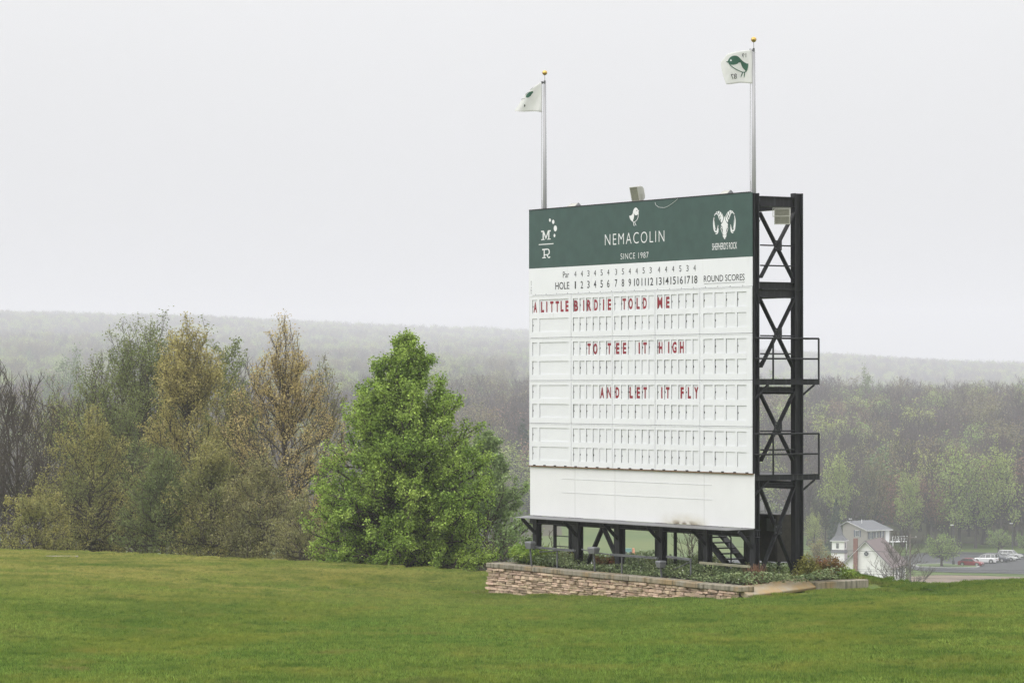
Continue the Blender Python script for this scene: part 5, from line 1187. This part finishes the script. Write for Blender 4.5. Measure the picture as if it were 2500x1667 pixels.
def pyr(x, y, a, z0, b, z1, extra=()):
    mb = MB(); lv = [(a, z0), *extra, (b, z1)]; vs = [(x + sx * r, y + sy * r, z) for r, z in lv for sx, sy in ((-1, -1), (1, -1), (1, 1), (-1, 1))]
    fs = [(i * 4 + j, i * 4 + (j + 1) % 4, i * 4 + 4 + (j + 1) % 4, i * 4 + 4 + j) for i in range(len(lv) - 1) for j in range(4)] + [(3, 2, 1, 0), tuple(len(lv) * 4 - 4 + j for j in range(4))]; return mb.add(vs, fs)
pyr(tx, ty, tw + .15, 5.6, tw - .1, 6.1).build('skirt_roof', M['slate'], CH)
MB().box(tx - tw + .1, tx + tw - .1, ty - tw + .1, ty + tw - .1, 6.0, 7.55).build('belfry', M['clap'], CH)
MB().box(tx - .3, tx + .14, ty - tw + .03, ty - tw + .1, 6.35, 7.2).build('louvre', M['flood_dark'], CH); MB().box(tx + tw - .1, tx + tw - .04, ty - .25, ty + .25, 6.35, 7.2).build('louvre', M['flood_dark'], CH)
MB().box(tx - tw - .18, tx + tw + .18, ty - tw - .18, ty + tw + .18, 7.5, 7.62).build('eave_board', M['trimw'], CH)
pyr(tx, ty, tw + .12, 7.62, .03, 10.6, ((.62, 8.4), (.38, 9.1))).build('spire', M['slate'], CH)

p = at(*ZH(620, 245), 640)
HO = thing('house', 'beige sided house with grey roof and shutters behind the church', 'house', (p.x, 640, FLOOR), math.radians(42))
ehh = p.z - FLOOR
MB().add([(0, 0, -1), (0, 6.4, -1), (0, 6.4, ehh + .9), (0, 4.9, ehh + 1.55), (0, 0, ehh), (6.8, 0, -1), (6.8, 6.4, -1), (6.8, 6.4, ehh + .9), (6.8, 4.9, ehh + 1.55), (6.8, 0, ehh)], [(0, 1, 2, 3, 4), (9, 8, 7, 6, 5), (0, 4, 9, 5), (1, 6, 7, 2), (0, 5, 6, 1)]).build('wall', M['beige'], HO)
r_ = MB()
for (y0, z0), (y1, z1) in (((-.4, ehh - .12), (4.9, ehh + 1.56)), ((6.8, ehh + .72), (4.9, ehh + 1.56))):
    vs = [(-.35, y0, z0), (7.1, y0, z0), (7.1, y1, z1), (-.35, y1, z1)]; vs += [(x, y, z + .14) for x, y, z in vs]; r_.add(vs, [(0, 3, 2, 1), (4, 5, 6, 7), (0, 1, 5, 4), (1, 2, 6, 5), (2, 3, 7, 6), (3, 0, 4, 7)])
ro = r_.build('roof', M['slate'], HO)
MB().beam((-.38, -.4, ehh - .08), (-.38, 4.9, ehh + 1.6), .05, .2, up=(1, 0, 0)).beam((-.38, 6.8, ehh + .76), (-.38, 4.9, ehh + 1.6), .05, .2, up=(1, 0, 0)).build('fascia', M['trimw'], ro)
MB().beam((-.35, -.43, ehh - .08), (7.1, -.43, ehh - .08), .05, .16).build('fascia', M['trimw'], ro); MB().tube([(2.2, 3.4, ehh + 1), (2.2, 3.4, ehh + 2.0)], .08, 8).build('vent_pipe', M['trimw'], ro)
def hwin(face, a, z0, w, h, sh=True, mid=False):
    B = lambda a0, a1, d0, d1, z0, z1: MB().box(a0, a1, -d1, -d0, z0, z1) if face == 'r' else MB().box(-d1, -d0, a0, a1, z0, z1)
    f = B(a, a + w, .005, .06, z0, z0 + h).build('window', M['trimw'], HO); B(a + .08, a + w - .08, .062, .075, z0 + .08, z0 + h - .08).build('pane', M['pane'], f)
    B(a + w / 2 - .03, a + w / 2 + .03, .077, .09, z0 + .08, z0 + h - .08).build('mullion', M['trimw'], f)
    if sh:
        for q in (a - .42, a + w + .04): B(q, q + .38, .005, .05, z0, z0 + h).build('shutter', M['shutter'], f)
hwin('l', 2.05, ehh - 1.35, 1.0, 1.3); hwin('r', .75, ehh - 1.7, .6, 1.3); hwin('r', 2.5, ehh - 1.45, .35, 1.0, True); hwin('r', 4.1, ehh - 1.5, .35, 1.2, True)
MB().box(5.3, 6.4, -.07, -.005, ehh - 2.3, ehh - .15).build('door', M['trimw'], HO); MB().box(1.5, 3.4, -.05, -.004, .2, 2.2).build('garage_door', M['trimw'], HO)
dk = MB().box(5.0, 9.4, -2.2, -.05, ehh - 2.45, ehh - 2.3).build('deck', M['trimw'], HO)
rl = MB()
for q in np.arange(5.0, 9.5, .88): rl.box(q - .05, q + .05, -2.2, -2.1, ehh - 2.3, ehh - 1.3)
rl.box(5, 9.45, -2.22, -2.08, ehh - 1.36, ehh - 1.28).box(5, 9.45, -2.2, -2.1, ehh - 1.85, ehh - 1.78); rl.build('deck_railing', M['trimw'], dk)
for q in (5.2, 9.2): MB().box(q - .07, q + .07, -2.15, -2.0, -.5, ehh - 2.45).build('deck_post', M['trimw'], dk)

def small_house(px, py_base, Y, w, h, wm, rm, label, rotz=.2):
    x = (px - CX) / F * Y; zg = hz(x, Y) - .2; e = thing('house', label, 'house', (x, Y, zg), rotz)
    MB().prism([(-w / 2, -1), (w / 2, -1), (w / 2, h), (-w / 2, h)], 0, 7).build('wall', M[wm], e)
    MB().add([(-w / 2 - .3, -.4, h), (w / 2 + .3, -.4, h), (w / 2 + .3, 7.4, h), (-w / 2 - .3, 7.4, h), (-w / 2 - .3, 3.5, h + 2), (w / 2 + .3, 3.5, h + 2)], [(0, 1, 5, 4), (2, 3, 4, 5), (0, 4, 3), (1, 2, 5), (0, 3, 2, 1)]).build('roof', M[rm], e)
    MB().box(-.5, .5, -.06, -.004, 0, 2.1).build('door', M['shutter'], e)
    for q in (-w / 3, w / 3):
        f = MB().box(q - .5, q + .5, -.05, -.004, 1.0, 2.1).build('window', M['trimw'], e); MB().box(q - .42, q + .42, -.06, -.051, 1.08, 2.02).build('pane', M['pane'], f)
small_house(1873, 1205, 830, 9, 3.2, 'clap', 'slate', 'pale house with dark door seen between the tower posts')
small_house(2004, 1190, 860, 7, 3.0, 'brick_far', 'slate', 'small red brick house among the woods right of the tower')

# ------------------------------------------------------------------ parking lot
M['asphalt'] = mk('wet_asphalt', (.035, .036, .04), .65, 0, .25, .12, spec=.25, coords='World', stretch=(.4, 1, 1))
M['kerb'] = mk('concrete_kerb', (.30, .30, .29), .7)
M['verge'] = mk('verge_grass', (.075, .115, .025), .9, 0, .25, .2, coords='World')
def sheet(name, pts, mat, z, kind='structure'):
    me = bpy.data.meshes.new(name); me.from_pydata([(x, y, z) for x, y in pts], [], [tuple(range(len(pts)))]); me.materials.append(mat); return tag(obj(name, me), kind=kind)
zp = FLOOR + .06
G2 = lambda px, py: tuple(gz(px, py, zp)[:2])
sheet('parking_lot', [G2(2180, 1374), G2(2240, 1392), G2(2330, 1397), G2(2420, 1398), G2(2620, 1404), G2(2640, 1352), G2(2480, 1350), G2(2330, 1346), G2(2240, 1350), G2(2190, 1360)], M['asphalt'], zp)
sheet('road', [G2(1100, 1372), G2(2200, 1374), G2(2200, 1360), G2(1100, 1362)], M['asphalt'], zp - .008)
M['scrub'] = mk('brown_dead_grass', (.16, .12, .085), .95, 0, .25, .3, coords='World', bump=.5, bscale=1)
sheet('scrub_ground', [G2(2215, 1407), G2(2300, 1402), G2(2420, 1405), G2(2640, 1412), G2(2640, 1470), G2(2180, 1470)], M['scrub'], zp - .03)
med = [G2(2225, 1379), G2(2300, 1376), G2(2360, 1380.5), G2(2393, 1383), G2(2385, 1385.5), G2(2320, 1386.5), G2(2240, 1384)]
mi_ = MB(); n = len(med); mi_.add([(x, y, zp) for x, y in med] + [(x, y, zp + .15) for x, y in med], [tuple(range(n, 2 * n))] + [(i, (i + 1) % n, n + (i + 1) % n, n + i) for i in range(n)]); tag(mi_.build('kerb_island', M['kerb']), kind='structure')
cx_ = sum(x for x, y in med) / n; cy_ = sum(y for x, y in med) / n; sheet('island_grass', [(cx_ + (x - cx_) * .93, cy_ + (y - cy_) * .9) for x, y in med], M['verge'], zp + .158)

# ------------------------------------------------------------------ cars
M['rubber'] = mk('tyre', (.02, .02, .02), .8); M['rim'] = mk('alloy', (.45, .45, .46), .35, .6); M['cglass'] = mk('car_glass', (.035, .04, .045), .08, spec=.7); M['lamp_w'] = mk('headlamp', (.6, .62, .62), .15); M['lamp_r'] = mk('tail_lamp', (.25, .02, .02), .2)
M['plastic'] = mk('black_trim', (.02, .02, .022), .5)
def loft(secs, mat, name, parent, smooth=True):          # sections along x: (x, [(y, z) half outline])
    mb = MB(); k = len(secs[0][1]); vs = []
    for x, hf in secs: vs += [(x, y, z) for y, z in hf] + [(x, -y, z) for y, z in reversed(hf)]
    m2 = 2 * k; fs = [(i * m2 + j, i * m2 + (j + 1) % m2, i * m2 + m2 + (j + 1) % m2, i * m2 + m2 + j) for i in range(len(secs) - 1) for j in range(m2)] + [tuple(reversed(range(m2))), tuple((len(secs) - 1) * m2 + j for j in range(m2))]
    mb.add(vs, fs); return mb.build(name, mat, parent, smooth=False, bevel=.02)
def car(px, py, yaw, paint, label, suv, group='cars parked in the lot'):
    p = gz(px, py, zp + .004); e = thing('car', label, 'car', (p.x, p.y, zp + .004), yaw, group)
    m = mk('car_paint', paint, .22, .15, .03, 2, spec=.6)
    Lh = 2.32; wd = .92 if suv else .89; belt = 1.08 if suv else .92; roof = 1.72 if suv else 1.44; bon = .98 if suv else .82; g = .24 if suv else .18
    S = lambda x, top, w: (x, [(w * .97, g), (w, g + .22), (w, top - .22), (w * .95, top - .04), (w * .7, top)])
    body = loft([S(-Lh, belt - .16, wd * .86), S(-Lh + .12, belt, wd * .95), S(-1.2, belt + .02, wd), S(.6, belt, wd), S(1.1, bon + .05, wd), S(1.9, bon - .03, wd * .95), S(2.2, bon - .16, wd * .88), S(Lh, bon - .32, wd * .8)], m, 'body', e)
    rx0, rx1 = (-2.02, .35) if suv else (-1.15, .25); bx0, bx1 = (-2.2, 1.05) if suv else (-1.95, 1.1)
    # greenhouse: glass body, then painted roof and pillars
    gl = MB(); wb, wr = wd * .93, wd * .72; zb_, zt_ = belt - .05, roof - .05
    gl.add([(bx0, -wb, zb_), (bx1, -wb, zb_), (bx1, wb, zb_), (bx0, wb, zb_), (rx0, -wr, zt_), (rx1, -wr, zt_), (rx1, wr, zt_), (rx0, wr, zt_)], [(0, 3, 2, 1), (4, 5, 6, 7), (0, 1, 5, 4), (1, 2, 6, 5), (2, 3, 7, 6), (3, 0, 4, 7)]).build('windows', M['cglass'], e, bevel=.02)
    MB().add([(rx0 - .06, -wr - .03, zt_ - .03), (rx1 + .1, -wr - .03, zt_ - .03), (rx1 + .1, wr + .03, zt_ - .03), (rx0 - .06, wr + .03, zt_ - .03), (rx0 + .1, -wr * .88, roof), (rx1 - .1, -wr * .88, roof), (rx1 - .1, wr * .88, roof), (rx0 + .1, wr * .88, roof)], [(0, 3, 2, 1), (4, 5, 6, 7), (0, 1, 5, 4), (1, 2, 6, 5), (2, 3, 7, 6), (3, 0, 4, 7)]).build('roof', m, e, bevel=.03)
    for sg in (-1, 1):
        for (xa, xb) in ((bx1 - .02, rx1 + .03), (bx0 + .02, rx0 - .01), (-.25, -.32), ((bx0 * .62, rx0 * .62) if suv else (-.95, -.75))):
            MB().beam((xa, sg * (wb + .005), zb_), (xb, sg * (wr + .01), zt_), .05, .09 if xa in (-.25,) else .12, up=(0, 1, 0)).build('pillar', m, e)
        MB().beam((.75, sg * (wd + .1), belt + .04), (.75, sg * (wd - .05), belt + .02), .12, .13).build('mirror', m, e)
        MB().box(Lh - .2, Lh - .06, min(sg * .45, sg * .74), max(sg * .45, sg * .74), bon - .34, bon - .2).build('headlight', M['lamp_w'], e)
        MB().box(-Lh - .02, -Lh + .14, min(sg * .52, sg * .80), max(sg * .52, sg * .80), belt - .36, belt - .18).build('taillight', M['lamp_r'], e)
        for x in (1.42, -1.38):
            R = .37 if suv else .33
            w = MB().tube([(x, sg * (wd - .2), R), (x, sg * (wd + .02), R)], R, 18).build('wheel', M['rubber'], e); MB().tube([(x, sg * (wd + .01), R), (x, sg * (wd + .03), R)], R * .66, 14).build('rim', M['rim'], w)
            MB().tube([(x, sg * (wd - .06), R + .02), (x, sg * (wd + .006), R + .02)], R * 1.16, 16).build('wheel_arch', M['plastic'], e)
    MB().box(Lh - .03, Lh + .03, -.6, .6, g + .02, g + .22).build('bumper', M['plastic'], e); MB().box(-Lh - .03, -Lh + .05, -.7, .7, g + .02, g + .2).build('bumper', M['plastic'], e)
car(*ZK(565, 1120), math.radians(-28), (.24, .018, .028), 'red sedan at the end of the kerb island', False)
car(*ZK(1055, 1025), math.radians(152), (.72, .72, .72), 'bright white SUV with rear toward the camera', True)
car(*ZK(1440, 985), math.radians(-33), (.045, .05, .065), 'dark grey blue SUV behind the white SUV', True)
car(*ZK(1730, 945), math.radians(-30), (.40, .41, .40), 'silver hatchback beside the dark SUV', False)
car(*ZK(1905, 885), math.radians(-29), (.52, .53, .52), 'pale silver car farthest right in the parked row', True)

# ------------------------------------------------------------------ lamp posts, utility pole, wires, fence
M['lampost'] = mk('dark_lamp_post', (.05, .052, .055), .5)
def lamp_post(px, pb, pt, label, base=False):
    p = gz(px, pb, zp); h = at(px, pt, p.y).z - zp; e = thing('lamp_post', label, 'lamp post', (p.x, p.y, zp), 0, 'parking lot lamp posts')
    MB().tube([(0, 0, 0), (0, 0, h)], [.09, .06], 8).build('pole', M['lampost'], e); MB().box(-.55, .05, -.14, .14, h, h + .14).build('lamp_head', M['trimw'], e)
    MB().tube([(0, 0, 0), (0, 0, .9 if base else .25)], .28 if base else .16, 10).build('base', M['lampost'], e)
lamp_post(2079.5, 1354, 1267, 'slim dark lamp post in front of the beige house')
lamp_post(2327.5, 1379, 1282, 'lamp post with thick black base on the kerb island', True)
lamp_post(2472, 1351, 1278, 'lamp post behind the parked cars at right')
M['pole_wood'] = mk('weathered_pole', (.16, .14, .125), .9)
p = at(2222, 1303, 450); zg = hz(p.x, 450)
up_ = thing('utility_pole', 'weathered timber utility pole right of the church roof', 'utility pole', (p.x, 450, zg)); hh = p.z - zg
MB().tube([(0, 0, -.5), (0, 0, hh)], [.16, .11], 8).build('pole', M['pole_wood'], up_); MB().box(-.9, .9, -.06, .06, hh - .55, hh - .43).build('crossarm', M['pole_wood'], up_)
for q in (-.8, 0, .8): MB().tube([(q, 0, hh - .43), (q, 0, hh - .28)], .05, 6).build('insulator', M['trimw'], up_)
for k, (a, b, Y) in enumerate((((1700, 1384), (2640, 1392), 448), ((1700, 1388), (2640, 1397), 448.5), ((1700, 1393), (2640, 1405), 449), ((1700, 1400), (2640, 1415), 449.5), ((1700, 1330), (2640, 1356), 452))):
    A3, B3 = at(*a, Y), at(*b, Y); pts = [A3.lerp(B3, f) - Vector((0, 0, 2.2 * f * (1 - f) * (.35 if k == 4 else .25))) for f in np.linspace(0, 1, 15)]
    tag(MB().tube(pts, .02 if k < 4 else .028, 4).build('power_line', M['wire']), ['highest of four low power lines crossing before the church', 'second of four low power lines crossing before the church', 'third of four low power lines crossing before the church', 'lowest of four power lines crossing before the church', 'power line crossing above the church eaves and cars'][k], 'power line')
M['rail'] = mk('grey_fence_rail', (.17, .16, .15), .9)
p0, p1 = gz(1180, 1380, FLOOR), gz(1760, 1384, FLOOR)
fe = thing('rail_fence', 'weathered post and rail fence across the valley field', 'fence', (p0.x, p0.y, FLOOR), math.atan2(p1.y - p0.y, p1.x - p0.x)); Lf = (p1 - p0).length; nf = int(Lf / 2.6)
for k in range(nf + 1): MB().box(k * Lf / nf - .06, k * Lf / nf + .06, -.06, .06, -.2, 1.25).build('fence_post', M['rail'], fe)
for k in range(nf):
    for z in (.4, .75, 1.1): MB().box(k * Lf / nf + .065, (k + 1) * Lf / nf - .065, -.03, .03, z - .06, z + .06).build('fence_rail', M['rail'], fe)
M['teal'] = mk('teal_paint', (.10, .28, .27), .5); M['orange'] = mk('orange_plastic', (.6, .2, .08), .5)
p = gz(ZD(1600, 866)[0], ZD(1600, 866)[1], FLOOR)
cr_ = thing('utility_cart', 'small teal cart parked in the valley field seen under the board', 'cart', (p.x, p.y, FLOOR))
MB().box(-.75, .65, -.5, .5, .35, 1.0).build('box', M['teal'], cr_, bevel=.03); MB().box(-.8, .7, -.55, .55, 1.0, 1.08).build('rim', M['teal'], cr_)
for x in (-.5, .45):
    for y in (-.5, .5): MB().tube([(x, y - .06, .25), (x, y + .06, .25)], .25, 12).build('wheel', M['rubber'], cr_)
p = gz(ZD(1658, 866)[0], ZD(1658, 866)[1], FLOOR)
bo = MB().lathe([(.0, 0), (.34, 0), (.36, .1), (.3, .12), (.28, .5), (.25, .52), (.24, .95), (.2, 1.15), (.0, 1.18)], (0, 0, 0), 14).build('traffic_barrel', M['orange'], None, smooth=True); bo.location = (p.x, p.y, FLOOR); tag(bo, 'small orange barrel beside the teal cart', 'barrel')
# small flat slab at the lawn crest, far left
p = at(150, 1345, 111); sl2 = MB().box(-.55, .55, -.2, .2, -.05, .05).build('stone_slab', M['coping'], bevel=.01); sl2.location = (p.x, 111, hz(p.x, 111) - .02); tag(sl2, 'flat pale stone slab lying at the crest of the lawn far left', 'slab')
